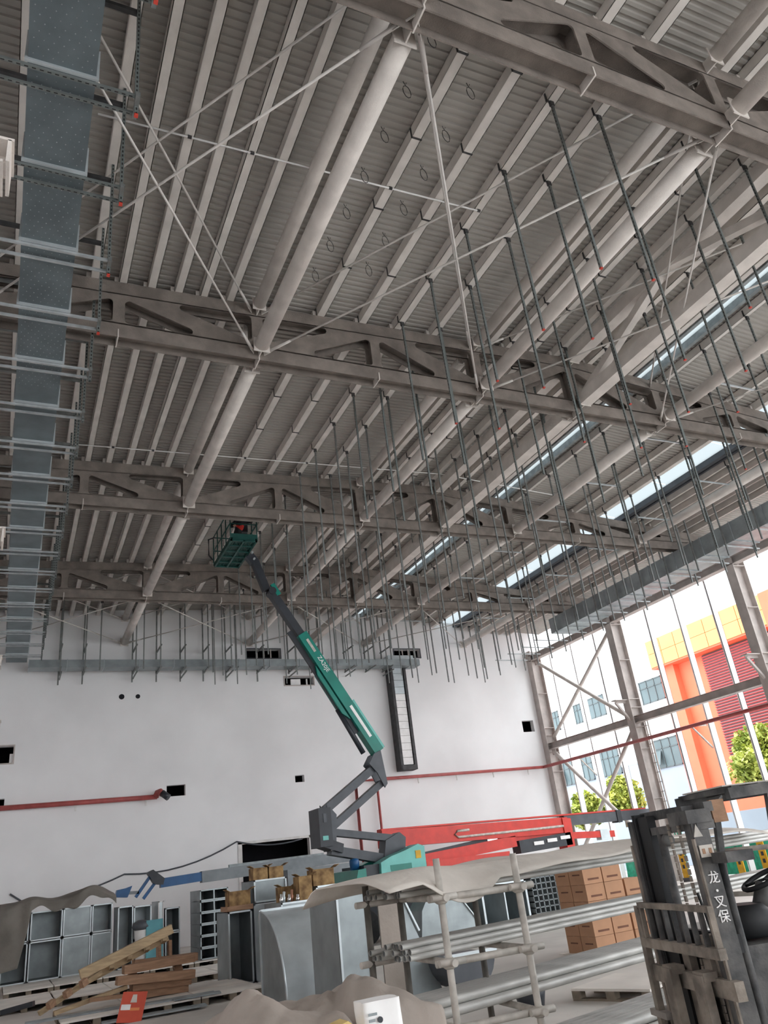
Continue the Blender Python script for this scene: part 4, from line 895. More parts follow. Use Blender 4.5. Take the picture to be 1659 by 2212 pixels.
# pipes on each tier, slightly turned
PD = Vector((0.972, 0.236, 0)).normalized(); PN = Vector((-PD.y, PD.x, 0))
TIER = ['top', 'middle', 'low', 'bottom']
rnd = random.Random(3)
for ti, (z, nrow, L, x0) in enumerate(((1.73, 8, 6.0, 2.30), (1.325, 8, 6.0, 2.30), (0.935, 7, 6.0, 2.36), (0.42, 7, 6.0, 2.6))):
    k = 0
    for layer in range(3 if ti < 2 else 2):
        r = 0.0205 if ti < 2 else (0.034 if ti == 2 else 0.045)
        for j in range(nrow - layer):
            s = (j + layer * 0.5) * 2.02 * r - 0.0 + (0.16 if ti < 2 else 0.0) * (j > 4 + layer); e = rnd.uniform(-0.03, 0.05)
            p = Vector((x0 + 0.35 + e, 5.66, z - 0.034 + r + layer * r * 1.78)) + PN * (s + 0.02); q = p + PD * (L + rnd.uniform(-0.1, 0.1)); k += 1
            T = thing('steel_pipe', '%s steel pipe of the %s rack tier, counted upward from the front' % (ORD[k], TIER[ti]), 'pipe', tuple(p), 'steel pipes on the rack')
            b = MB(); b.tube(p, q, r, 10, caps=False); b.build('wall', 'steel_pipe', T)
            c = MB(); c.tube(p + PD * 0.012, p + PD * 0.02, r * 0.96, 10); c.build('bore_shade', 'pipe_end', T)  # dark disc closing the end, the hollow's shade put into its colour
# tarp over the top tier
def tarp_fn(u, v):
    d = -0.22 + 5.4 * u; s = -0.28 + 1.1 * v
    p = Vector((2.55, 5.66, 0)) + PD * d + PN * s
    top = 1.875 + 0.012 * math.sin(9 * u + 4 * v) + 0.015 * math.sin(23 * u) - 0.10 * max(0, 0.12 - u) / 0.12 * 0.5
    e = max(0, 0.27 - v) / 0.27
    drop = (0.07 + 0.05 * math.sin(7 * u) + (0.16 if 0.06 < u < 0.2 else 0.0) * math.sin((u - 0.06) / 0.14 * math.pi)) * e ** 1.3
    e2 = max(0, v - 0.85) / 0.15
    return (p.x, p.y - 0.02 * e, top - drop - 0.12 * e2)
o = MB().grid(tarp_fn, 70, 16).build('dust_tarp', 'tarp_light'); tag(o, 'dusty beige tarp draped over the top tier of the pipe rack', 'tarp'); o.modifiers.new('solid', 'SOLIDIFY').thickness = 0.008

# ============================================================ FORKLIFT
U = Vector((0.305, 0.952, 0)).normalized(); F = Vector((-0.952, 0.305, 0)).normalized(); Zu = Vector((0, 0, 1)); M0 = Vector((4.27, 4.40, 0))
FK = thing('forklift', 'battered dark forklift with dusty forks and raised backrest at the right edge', 'forklift', tuple(M0))
RF = Matrix((F, U, Zu)).transposed()
OFF = [0.13, 0.03, 1.12]      # where the mast sits relative to the backrest
def L(f, u, z): return M0 + F * (f + OFF[0]) + U * (u * OFF[2] + OFF[1]) + Zu * z
def fb(f0, f1, u0, u1, z0, z1, name, m, parent=None):
    return MB().box(L((f0 + f1) / 2, (u0 + u1) / 2, (z0 + z1) / 2), (abs(f1 - f0), abs(u1 - u0), abs(z1 - z0)), M=RF).build(name, m, parent or FK)
def fbar(a, b, w, h, name, m, parent=None, up=(0, 0, 1)): return MB().bar(L(*a), L(*b), w, h, up=up).build(name, m, parent or FK)
def ftube(a, b, r, name, m, parent=None, k=14): return MB().tube(L(*a), L(*b), r, k).build(name, m, parent or FK)
# mast: outer rails, inner rails, cross heads
for u, nm in ((-0.43, 'near'), (0.43, 'far')):
    s = -1 if u < 0 else 1
    b = MB(); b.box(L(0, u, 1.03), (0.11, 0.022, 1.96), M=RF)
    for f in (-0.05, 0.05): b.box(L(f, u - s * 0.03, 1.03), (0.018, 0.065, 1.96), M=RF)
    r_ = b.build('mast_rail', 'fork_dark', FK)
    MB().box(L(0.062, u + s * 0.004, 1.0), (0.012, 0.03, 1.7), M=RF).build('wear_strip', 'fork_dust', r_)
    b = MB(); b.box(L(0.01, u - s * 0.075, 1.05), (0.08, 0.02, 2.0), M=RF)
    for f in (-0.03, 0.04): b.box(L(f, u - s * 0.09, 1.05), (0.012, 0.03, 2.0), M=RF)
    b.build('inner_rail', 'fork_black' if s > 0 else 'fork_dark', FK)
    ftube((-0.11, u - s * 0.05, 0.2), (-0.11, u - s * 0.05, 1.7), 0.026, 'lift_cylinder', 'fork_dark')
fb(-0.09, 0.08, -0.47, -0.2, 1.94, 2.02, 'mast_head', 'fork_dark'); fb(-0.12, -0.06, -0.5, 0.5, 2.0, 2.06, 'top_crossbar', 'fork_dark'); fb(-0.1, 0.02, -0.5, 0.5, 1.9, 1.95, 'top_crossbar', 'fork_dark')
fb(-0.2, -0.02, -0.62, -0.4, 1.70, 1.76, 'rail_bracket', 'fork_dark'); fb(-0.1, -0.06, -0.45, 0.45, 1.2, 1.3, 'mid_crossbar', 'fork_black'); fb(-0.1, -0.06, -0.45, 0.45, 0.5, 0.6, 'mid_crossbar', 'fork_black')
fb(-0.03, 0.03, 0.16, 0.42, 0.4, 2.03, 'mast_curtain', 'fork_black')
for u in (0.08,): ftube((0.0, u, 0.6), (0.0, u, 1.95), 0.028, 'chain_cylinder', 'fork_dark')
for u in (-0.23, -0.1):
    ch = MB()
    for k in range(34): ch.box(L(0.03, u, 0.62 + 0.04 * k), (0.012, 0.02 if k % 2 else 0.028, 0.034), M=RF)
    ch.build('lift_chain', 'fork_dust', FK)
MB().lathe(L(-0.0, -0.0, 1.86), tuple(U), [(-0.015, 0.015), (-0.015, 0.042), (0.015, 0.042), (0.015, 0.015)], 18).build('chain_pulley', 'fork_dark', FK)
# near rail lettering and marks, read down the rail
sd = -U
for ch, z, sz in (('\u9f99', 1.62, 0.075), ('\u00b7', 1.545, 0.12), ('\u53c9', 1.485, 0.075), ('\u4fdd', 1.405, 0.075)):
    text_on(ch, sz, tuple(L(0.0, -0.445, z)), tuple(-F), (0, 0, 1), 'plastic_white', FK)
st = MB(); st.box(L(0.0, -0.447, 1.775), (0.09, 0.006, 0.07), M=RF); st = st.build('warning_sticker', 'tarp_light', FK)
for f in (-0.022, 0.022): MB().box(L(f, -0.452, 1.775), (0.018, 0.004, 0.03), M=RF).build('pictogram', 'wood_brown', st)
MB().prism([(-0.03, 0), (0.03, 0), (0.0, 0.075)], tuple(L(0.03, -0.446, 1.86)), tuple(-F), (0, 0, 1), tuple(U), 0.006).build('triangle_mark', 'scaffold', FK)
OFF[:] = [0.0, 0.0, 1.0]
# carriage, backrest, forks
for z0, z1 in ((0.62, 0.72), (0.98, 1.08)): 
    cb = fb(0.16, 0.22, -0.55, 0.6, z0, z1, 'carriage_bar', 'fork_dust')
fb(0.20, 0.25, -0.52, 0.6, 1.19, 1.25, 'backrest_lower_bar', 'fork_dust'); fb(0.20, 0.24, -0.5, 0.56, 1.44, 1.475, 'backrest_top_bar', 'fork_dust')
for k in range(9):
    u = -0.48 + 1.02 * k / 8; fb(0.205, 0.235, u - 0.012, u + 0.012, 1.22, 1.45, 'backrest_bar', 'fork_dark' if 0 < k < 8 else 'fork_dust')
for u in (0.62,): fbar((0.22, u, 0.3), (0.22, u - (0.03 if u > 0 else -0.03), 1.45), 0.045, 0.06, 'backrest_post', 'fork_dust', up=tuple(U))
for u, nm in ((-0.26, 'n'), (0.17, 'f')):
    b = MB(); b.box(L(0.275, u, 0.6), (0.055, 0.125, 1.0), M=RF); b.box(L(0.82, u, 0.11), (1.1, 0.125, 0.045), M=RF); b.box(L(0.245, u, 1.09), (0.09, 0.14, 0.05), M=RF); b.build('fork_tine', 'fork_dust', FK)
for u in (-0.35, 0.1): fbar((0.15, u, 0.3), (0.15, u, 1.2), 0.05, 0.1, 'carriage_plate', 'fork_dust', up=tuple(U))
OFF[:] = [0.30, 0.17, 0.8]
# tilt cylinder
ftube((-0.2, -0.5, 1.17), (-0.34, -0.52, 1.15), 0.05, 'tilt_mount', 'fork_dust'); fb(-0.22, -0.1, -0.56, -0.46, 1.05, 1.3, 'tilt_bracket', 'fork_dust'); ftube((-0.34, -0.52, 1.15), (-0.62, -0.54, 1.1), 0.018, 'tilt_rod', 'chrome'); MB().lathe(L(-0.66, -0.58, 1.09), tuple(U), [(0, 0.03), (0, 0.06), (0.06, 0.06), (0.06, 0.03)], 14).build('tilt_eye', 'wood_brown', FK)
# body
fb(-0.75, -0.32, -0.5, 0.5, 0.35, 1.22, 'front_cowl', 'fork_dark'); cw = MB(); cw.lathe(L(-0.52, -0.3, 1.235), (0, 0, 1), [(0, 0.14), (0.02, 0.17), (0.15, 0.16), (0.19, 0.12)], 20); cw.build('dash_drum', 'fork_black', FK)
fb(-2.2, -0.75, -0.5, 0.5, 0.3, 0.75, 'frame_side', 'fork_dark'); fb(-2.6, -1.5, -0.5, 0.5, 0.4, 1.0, 'counterweight', 'fork_dark'); fb(-1.9, -1.2, -0.3, 0.3, 1.0, 1.12, 'seat', 'fork_black')
ftube((-0.62, -0.3, 1.35), (-0.72, -0.28, 1.52), 0.05, 'steering_column', 'fork_dark'); 
sw = [L(-0.74 + 0.08 * math.cos(a) * 1.0 - 0.07 * math.sin(a) * 0, -0.28 + 0.17 * math.sin(a), 1.55 + 0.10 * math.cos(a)) for a in [2 * math.pi * k / 20 for k in range(20)]]
sw = [L(-0.74 - 0.15 * math.cos(a), -0.28 + 0.17 * math.sin(a), 1.555 + 0.055 * math.cos(a)) for a in [2 * math.pi * k / 20 for k in range(20)]]
s_ = MB().path(sw, 0.016, 8, True).build('steering_wheel', 'fork_black', FK)
for a in (0.3, 2.4, 4.5): MB().tube(L(-0.74, -0.28, 1.55), L(-0.74 - 0.15 * math.cos(a), -0.28 + 0.17 * math.sin(a), 1.555 + 0.055 * math.cos(a)), 0.01, 6).build('spoke', 'fork_black', s_)
for k in range(2): fbar((-0.45 - 0.1 * k, 0.15, 1.22), (-0.42 - 0.1 * k, 0.17, 1.5), 0.014, 0.014, 'lever', 'fork_black')
# overhead guard
for u in (-0.47, 0.47):
    fbar((-0.72, u, 1.2), (-0.86, u, 2.08), 0.045, 0.045, 'guard_post', 'fork_dark', up=tuple(U)); fbar((-1.75, u, 1.0), (-1.6, u, 2.1), 0.06, 0.06, 'guard_post', 'fork_dark', up=tuple(U)); fbar((-0.56, u, 2.10), (-1.7, u, 2.13), 0.06, 0.07, 'guard_rail', 'fork_dark')
for k in range(6): fbar((-0.62 - 0.2 * k, -0.5, 2.13), (-0.62 - 0.2 * k, 0.5, 2.13), 0.06, 0.035, 'guard_bar', 'fork_dark')
fb(-1.4, -0.58, -0.3, 0.3, 2.15, 2.16, 'guard_sheet', 'tarp_light')
mi = MB(); mi.box(L(-0.42, -0.56, 2.0), (0.10, 0.03, 0.14), M=RF); mi.build('mirror', 'wood_brown', FK); fbar((-0.5, -0.5, 2.09), (-0.42, -0.55, 2.04), 0.015, 0.015, 'mirror_arm', 'fork_dark')
hl = MB(); hl.lathe(L(-0.9, -0.5, 1.74), tuple(F), [(0, 0.03), (0.01, 0.06), (0.05, 0.065), (0.06, 0.055)], 16); hl = hl.build('headlight', 'fork_dark', FK); MB().lathe(L(-0.835, -0.5, 1.74), tuple(F), [(0, 0.055), (0.006, 0.05)], 16).build('lens', 'plastic_white', hl); fbar((-0.83, -0.47, 1.7), (-0.9, -0.5, 1.72), 0.03, 0.03, 'light_bracket', 'fork_dark')
for u in (-0.52, 0.52):
    for f, r, w in ((-0.36, 0.40, 0.22), (-2.1, 0.3, 0.2)):
        c = L(f, u, r); t = MB(); t.lathe(c, tuple(U), [(-w / 2, r * 0.55), (-w / 2, r * 0.9), (-w * 0.36, r), (w * 0.36, r), (w / 2, r * 0.9), (w / 2, r * 0.55)], 28); t = t.build('wheel', 'tyre_dust', FK)
        tr = MB()
        for k in range(18):
            a = 2 * math.pi * k / 18; d = F * math.cos(a) + Zu * math.sin(a); tr.bar(c + d * (r - 0.02) - U * (w * 0.5), c + d * (r + 0.018) - U * (w * 0.25) , 0.06, 0.03); tr.bar(c + d * (r - 0.02) + U * (w * 0.5), c + d * (r + 0.018) + U * (w * 0.25), 0.06, 0.03)
        tr.build('tread', 'tyre_dust', t); MB().lathe(c, tuple(U), [(-w * 0.45, 0.06), (-w * 0.45, r * 0.54), (w * 0.45, r * 0.54), (w * 0.45, 0.06)], 16).build('rim', 'fork_dark', t)
for u in (-0.52, 0.52): fb(-0.85, -0.05, u - 0.13, u + 0.13, 0.76, 0.80, 'fender', 'tyre_dust')

# ============================================================ GOODS ON THE FLOOR
# pallets: one prototype, copied
def pallet_proto():
    T = thing('wooden_pallet', 'x', 'pallet', (0, 0, 0)); 
    MB().bb((-0.595, -0.595, 0.115), (0.595, 0.595, 0.145)).build('deck_sheet', 'pallet_top', T)
    bm_ = None
    for i in (-0.53, 0, 0.53):
        for j in (-0.53, 0, 0.53):
            if bm_ is None: o = MB().bb((-0.065, -0.065, 0.025), (0.065, 0.065, 0.115)).build('block', 'pallet_block', T); bm_ = o.data
            else: o = obj('block', bm_, None, T)
            o.location = (i, j, 0)
    r0 = None
    for i in (-0.53, 0, 0.53):
        if r0 is None: o = MB().bb((-0.06, -0.595, 0), (0.06, 0.595, 0.025)).build('runner', 'pallet_block', T); r0 = o.data
        else: o = obj('runner', r0, None, T)
        o.location = (i, 0, 0)
    return T
PP = pallet_proto(); first = True
rnd = random.Random(11)
def place_pallet(x, y, label, rz=0.0, z=0.0):
    global first
    o = PP if first else copy_tree(PP); first = False
    o.location = (x, y, z); o.rotation_euler = (0, 0, rz); tag(o, label, 'pallet', 'pallets laid out on the floor')
DEEP = ['front', 'middle', 'rear']
for nm, yf, xs, deep in (('near row beside the elbow duct', 16.9, (1.75, 2.97, 4.19 - 0.0), 2), ('second row', 21.3, (0.7, 1.93, 3.15, 4.37, 5.59, 6.81), 2), ('third row', 25.3, (0.9, 2.13, 3.35, 4.57, 5.79, 7.01), 3),
                         ('row beyond the cartons', 18.6, (8.6, 9.82, 11.04), 2), ('row under the stored ducts', 20.0, (12.4, 13.62, 14.84), 2), ('row before the red lift', 23.6, (12.4, 13.62, 14.84, 16.06), 2)):
    for i, x in enumerate(xs):
        for d in range(deep):
            place_pallet(x + rnd.uniform(-0.01, 0.01), yf + 0.6 + 1.21 * d, 'pallet, %s from left at the %s of the %s' % (ORD[i + 1], DEEP[d] if deep == 3 else ('front', 'rear')[d], nm))
place_pallet(7.95, 9.9, 'dark wooden pallet on the floor under the forklift backrest', 0.35)

# open rectangular duct pieces
def duct_piece(x0, x1, y0, y1, z0, z1, label, group, div=0, m='galv', fm='galv_light', fl=0.035, blank=False):
    T = thing('duct_piece', label, 'duct', ((x0 + x1) / 2, y0, z0), group); t = 0.012; b = MB()
    b.bb((x0, y0, z0), (x1, y1, z0 + t)); b.bb((x0, y0, z1 - t), (x1, y1, z1)); b.bb((x0, y0, z0), (x0 + t, y1, z1)); b.bb((x1 - t, y0, z0), (x1, y1, z1))
    if blank: b.bb((x0, y0 + 0.02, z0), (x1, y0 + 0.03, z1))
    else: b.bb((x0, y1 - 0.012, z0), (x1, y1, z1))  # added sheet across the far end, keeps the inside dark
    b.build('shell', m, T)
    f = MB(); f.bb((x0 - 0.0, y0 - 0.015, z0 - 0.0), (x1, y0 + 0.012, z0 + fl)); f.bb((x0, y0 - 0.015, z1 - fl), (x1, y0 + 0.012, z1)); f.bb((x0, y0 - 0.015, z0), (x0 + fl, y0 + 0.012, z1)); f.bb((x1 - fl, y0 - 0.015, z0), (x1, y0 + 0.012, z1)); f.build('flange', fm, T)
    for k in range(div): xx = x0 + (x1 - x0) * (k + 1) / (div + 1); MB().bb((xx - 0.02, y0, z0), (xx + 0.02, y1, z1)).build('divider', fm, T)
    return T
g = 'open ducts stacked at the far left'
for i, (xa, xb) in enumerate(((0.2, 0.88), (0.92, 1.79), (1.81, 2.6), (2.62, 3.2))):
    for j, (za, zb) in enumerate(((0.15, 1.17), (1.19, 1.95))):
        duct_piece(xa, xb, 27.7, 29.0 if i < 2 else 28.6, za, zb, '%s open duct, %s from left in the stack under the brown tarp' % (('lower', 'upper')[j], ORD[i + 1]), g, blank=(i == 2 or (i == 3 and j == 0)))
def left_tarp(u, v):
    # u along x, v from the back over the top and down the front
    x = 0.05 + 3.25 * u; top = 2.10 + 0.30 * math.exp(-((u - 0.75) / 0.2) ** 2) + 0.2 * math.exp(-((u - 0.25) / 0.15) ** 2) + 0.04 * math.sin(15 * u + 6 * v)
    if v < 0.4: return (x, 29.2 - 1.6 * v / 0.4, top + 0.1 * math.sin(3.14 * v / 0.4) + 0.02 * math.sin(21 * u + 9 * v))
    w = (v - 0.4) / 0.6; drop = max(0.24 + 0.12 * math.sin(13 * u) + 0.06 * math.sin(31 * u), (1.98 - 0.3) * max(0.0, 1 - u / 0.27) ** 0.6 if u < 0.27 else 0.0)
    bulge = 0.35 * max(0, 0.45 - u) * w; return (x + w * (0.55 * max(0, 1 - u / 0.27) if u > 0.03 else 0.0), 27.62 - bulge - 0.03 * math.sin(30 * u + 2 * w), top - drop * w - 0.02)
o = MB().grid(left_tarp, 60, 24).build('brown_tarp', 'tarp_dark'); tag(o, 'brown tarp thrown over the stacked ducts at the left edge', 'tarp'); o.modifiers.new('solid', 'SOLIDIFY').thickness = 0.01
g = 'ducts standing mid left'
duct_piece(3.28, 3.72, 27.0, 28.0, 0.15, 1.8, 'narrow upright open duct just right of the brown tarp stack', g); duct_piece(3.74, 4.25, 27.0, 28.2, 0.87, 1.76, 'bright open duct held high behind the white bucket', g, m='galv_light'); duct_piece(3.74, 4.25, 27.0, 28.2, 0.15, 0.85, 'low open duct beneath the bright open duct', g)
duct_piece(4.45, 4.62, 27.0, 28.2, 0.15, 1.82, 'slim bright white edged duct standing upright', g, m='galv_light', fm='plastic_white', blank=True)
duct_piece(4.66, 5.1, 27.0, 28.2, 0.95, 1.6, 'small grey open duct on top left of the narrow stack', g); duct_piece(4.66, 5.1, 27.0, 28.2, 0.15, 0.93, 'small grey open duct low left of the narrow stack', g)
g = 'flat ducts in a ladder like stack'
for k in range(6): duct_piece(5.42, 6.27, 25.6, 27.0, 0.15 + 0.305 * k, 0.15 + 0.305 * k + 0.3, 'flat two cell duct, %s from the bottom of the ladder like stack' % ORD[k + 1], g, div=1, fm='galv')
duct_piece(6.35, 6.75, 25.9, 27.0, 0.15, 1.5, 'dark narrow open duct right of the ladder like stack', g); duct_piece(6.85, 7.9, 25.4, 26.6, 0.15, 1.35, 'pale closed duct behind the big curved elbow', g, m='galv_light', blank=True)
duct_piece(5.3, 6.08, 19.2, 20.3, 1.55, 2.02, 'grey closed duct box carrying brown cartons', 'ducts behind the elbow', blank=True); duct_piece(5.25, 6.15, 19.1, 20.4, 0.0, 1.53, 'tall pale duct under the grey box of cartons', 'ducts behind the elbow', m='galv_light', blank=True)
duct_piece(5.3, 6.1, 17.2, 18.4, 0.0, 1.52, 'grey duct just behind the curved elbow with fittings on top', 'ducts behind the elbow', blank=True); duct_piece(6.12, 6.75, 17.3, 18.5, 0.0, 1.75, 'grey duct carrying dark brown cartons', 'ducts behind the elbow', blank=True)
duct_piece(4.92, 5.46, 13.0, 14.3, 0.0, 1.62, 'tall bluish closed duct directly left behind the pipe rack', 'ducts behind the pipe rack', blank=True)
o = MB().box((5.88, 13.05, 0.78), (0.44, 0.04, 1.54)).build('fibre_board', 'tarp'); tag(o, 'brown grey board standing behind the pipe rack', 'board')
T = thing('duct_transition', 'tapered grey duct with slanting right edge behind the pipe rack', 'duct', (6.4, 13.2, 0)); MB().prism([(6.12, 0.0), (6.72, 0.0), (6.62, 0.3), (6.32, 1.0), (6.14, 1.48), (6.12, 1.48)], (0, 13.5, 0), (1, 0, 0), (0, 0, 1), (0, 1, 0), 0.7).build('shell', 'galv', T); MB().bar((6.14, 13.13, 1.5), (6.40, 13.13, 0.92), 0.03, 0.04, up=(0, 1, 0)).build('flange', 'galv_light', T)
T = thing('duct_transition', 'tapered grey duct beside the open two cell duct behind the rack', 'duct', (10.9, 20.6, 0.15)); MB().prism([(10.1, 0.15), (11.95, 0.15), (11.77, 0.44), (11.15, 1.28), (10.5, 1.24), (10.2, 0.8)], (0, 21.0, 0), (1, 0, 0), (0, 0, 1), (0, 1, 0), 0.8).build('shell', 'galv', T); MB().bar((11.15, 20.58, 1.3), (11.8, 20.58, 0.42), 0.03, 0.06, up=(0, 1, 0)).build('flange', 'galv_light', T)
duct_piece(12.0, 13.5, 20.5, 21.7, 0.15, 1.22, 'two cell open duct with bright frame behind the rack', 'ducts behind the pipe rack', div=1, fl=0.06)
n = 0
for j in range(8):
    for i in range(6):
        n += 1; xa, za = 13.62 + 0.165 * i, 0.15 + 0.15 * j
        T = thing('square_tube', 'dark square tube, column %s from left, row %s from the bottom' % (ORD[i + 1], ORD[j + 1]), 'tube', (xa, 20.4, za), 'square tubes stacked behind the rack'); b = MB(); t = 0.014; x1_, z1_ = xa + 0.16, za + 0.146
        b.bb((xa, 20.4, za), (x1_, 21.9, za + t)); b.bb((xa, 20.4, z1_ - t), (x1_, 21.9, z1_)); b.bb((xa, 20.4, za), (xa + t, 21.9, z1_)); b.bb((x1_ - t, 20.4, za), (x1_, 21.9, z1_)); b.bb((xa, 21.85, za), (x1_, 21.9, z1_)); b.build('wall', 'galv_dull', T)
duct_piece(15.1, 16.2, 19.6, 20.8, 0.6, 1.7, 'dark open duct just left of the forklift mast behind the cartons', 'ducts behind the pipe rack', div=1)
duct_piece(15.1, 16.2, 19.6, 20.8, 0.145, 0.58, 'low dark open duct under the one left of the forklift mast', 'ducts behind the pipe rack', div=1)
# dark elbow low behind the rack
T = thing('duct_elbow', 'dark round bottomed duct elbow low behind the pipe rack', 'duct', (6.95, 12.6, 0)); n_ = 12
pl = [(6.5, 0.5)] + [(6.95 - 0.45 * math.cos(math.pi * k / n_), 0.5 - 0.48 * math.sin(math.pi * k / n_)) for k in range(1, n_)] + [(7.4, 0.5)]
MB().prism(pl, (0, 12.9, 0), (1, 0, 0), (0, 0, 1), (0, 1, 0), 0.8).build('shell', 'lift_slate', T); MB().bb((6.47, 12.45, 0.49), (7.43, 12.5, 0.56)).build('flange', 'galv_light', T)
# the big curved elbow
T = thing('duct_elbow', 'big curved galvanized duct elbow standing in the middle foreground', 'duct', (5.15, 15.8, 0)); N_ = 18; ex0, ex1 = 4.66, 5.68
cur = [(15.05 + 1.45 * (1 - math.cos(math.pi / 2 * k / N_)), 1.43 * math.sin(math.pi / 2 * k / N_)) for k in range(N_ + 1)]
b = MB()
for k in range(N_): b.sm.add(len(b.f)); b.quad((ex0, cur[k][0], cur[k][1]), (ex1, cur[k][0], cur[k][1]), (ex1, cur[k + 1][0], cur[k + 1][1]), (ex0, cur[k + 1][0], cur[k + 1][1]))
b.build('outer_skin', 'galv_light', T)
for x, m in ((ex0, 'galv'), (ex1, 'galv')): MB().prism([(y, z) for y, z in cur] + [(16.5, 0.0)], (x, 0, 0), (0, 1, 0), (0, 0, 1), (1, 0, 0), 0.012).build('cheek', m, T)  # cheeks a tone darker than the skin, their shade painted in
for x in (ex0, ex1): MB().path([(x, y, z) for y, z in cur], 0.018, 6).build('seam', 'galv_light', T)
f = MB(); f.bb((ex0 - 0.03, 16.47, 0), (ex0 + 0.01, 16.53, 1.46)); f.bb((ex1 - 0.01, 16.47, 0), (ex1 + 0.03, 16.53, 1.46)); f.bb((ex0, 16.47, 1.42), (ex1, 16.53, 1.47)); f.bb((ex0, 16.47, 0.0), (ex1, 16.53, 0.04)); f.build('flange', 'galv_light', T)

# cartons
def carton(x0, y0, z0, w, d, h, label, group, m='carton', pr=True, openb=False):
    T = thing('carton', label, 'carton', (x0 + w / 2, y0 + d / 2, z0), group)
    e = 0.006; MB().bb((x0 + e, y0 + e, z0), (x0 + w - e, y0 + d - e, z0 + h - 0.004)).build('box', m, T)
    if pr:
        MB().bb((x0 + w * 0.22, y0 + e - 0.003, z0 + h * 0.22), (x0 + w * 0.8, y0 + e, z0 + h * 0.34)).build('print', 'carton_print', T); MB().bb((x0 + e - 0.003, y0 + d * 0.25, z0 + h * 0.55), (x0 + e, y0 + d * 0.75, z0 + h * 0.63)).build('print', 'carton_print', T)
        MB().bb((x0 + e, y0 + d * 0.49, z0 + h - 0.004), (x0 + w - e, y0 + d * 0.51, z0 + h - 0.002)).build('tape', 'tarp_light', T)
    return T
g = 'brown cartons stacked behind the pipe rack'
for l in range(5):
    for (x, y, nm) in ((10.22, 13.5, 'front left'), (10.69, 13.5, 'front right'), (10.22, 13.97, 'rear left'), (10.69, 13.97, 'rear right')):
        j = rnd.uniform(-0.012, 0.012); carton(x + j, y + j, 0.012 + 0.296 * l, 0.46, 0.46, 0.295, 'brown carton, %s of the big stack, %s layer from the floor' % (nm, ORD[l + 1]), g)
for l in range(4): carton(11.2, 13.52, 0.012 + 0.296 * l, 0.46, 0.46, 0.295, 'brown carton of the lower column right of the big stack, %s layer' % ORD[l + 1], g)
for l in range(3): carton(11.95, 13.4, 0.012 + 0.296 * l, 0.46, 0.46, 0.295, 'brown carton of the short column next to the forklift, %s layer' % ORD[l + 1], g)
o = MB().bb((10.1, 13.3, 0.0), (12.6, 14.6, 0.011)).build('carton_sheet', 'pallet_top'); tag(o, 'flat pale sheet on the floor under the cartons', 'sheet')
g = 'weathered open cartons on the ducts'
for k, (x, y, z, w, h, lab) in enumerate(((4.72, 19.2, 1.55, 0.5, 0.3, 'weathered carton left of the grey duct box'), (5.32, 19.3, 2.02, 0.36, 0.26, 'left weathered carton on the grey duct box'), (5.7, 19.3, 2.02, 0.36, 0.25, 'right weathered carton on the grey duct box'),
                                (5.5, 17.8, 1.52, 0.3, 0.3, 'weathered carton behind the shiny fittings'), (5.75, 17.3, 1.52, 0.3, 0.46, 'taller weathered carton with cut front beside the fittings'), (6.14, 17.5, 1.75, 0.5, 0.33, 'dark brown carton on the rightmost duct behind the elbow'))):
    T = carton(x, y, z, w, 0.4, h, lab, g, 'carton_dark', False)
    for s in (0.0, 1.0): MB().bar((x + w * s, y + 0.05, z + h), (x + w * s + (0.09 if s else -0.09), y + 0.05, z + h + 0.05), 0.3, 0.008, up=(0, 0, 1)).build('flap', 'carton_dark', T)
o = MB().bb((4.65, 19.1, 1.45), (5.24, 19.75, 1.55)).build('support_board', 'wood_brown'); tag(o, 'brown board below the leftmost weathered carton', 'board')
duct_piece(4.66, 5.2, 19.1, 20.2, 0.0, 1.44, 'narrow dark duct under the leftmost weathered carton', 'ducts behind the elbow')
for k, (x, y, m, h) in enumerate(((5.34, 17.3, 'chrome', 0.16), (5.42, 17.38, 'galv_light', 0.2), (5.52, 17.32, 'chrome', 0.14), (5.6, 17.4, 'copper', 0.22), (5.68, 17.24, 'chrome', 0.12))):
    o = MB().lathe((x, y, 1.52), (0.1, 0, 1), [(0, 0.035), (h * 0.5, 0.04), (h * 0.6, 0.025), (h, 0.03), (h + 0.01, 0.012)], 14).build('pipe_fitting', m); tag(o, '%s small %s pipe fitting on the duct behind the elbow' % (ORD[k + 1], 'copper' if m == 'copper' else 'shiny'), 'fitting', 'pipe fittings on the duct')
# white bucket, dark bag, cyan sheet
T = thing('plastic_bucket', 'white bucket with a dark bag hanging over it left of the wood pile', 'bucket', (3.95, 26.6, 0.145)); MB().lathe((3.95, 26.6, 0.145), (0, 0, 1), [(0, 0.2), (1.0, 0.24), (1.02, 0.25)], 18).build('bucket_body', 'plastic_white', T); MB().lathe((3.9, 26.55, 1.12), (0, 0, 1), [(0, 0.2), (0.08, 0.28), (0.2, 0.24), (0.26, 0.1)], 14).build('bag', 'lift_slate', T)
o = MB().box((4.25, 26.4, 0.75), (0.5, 0.05, 1.2), rz=0.2).build('plastic_sheet', 'cyan_sheet'); tag(o, 'teal plastic sheet standing behind the wood pile', 'sheet')
o = MB().box((6.6, 25.15, 0.6), (0.34, 0.06, 0.9), rz=0.1).build('paper_sack', 'plastic_white'); tag(o, 'white paper sack upright beside the ladder like stack', 'sack')

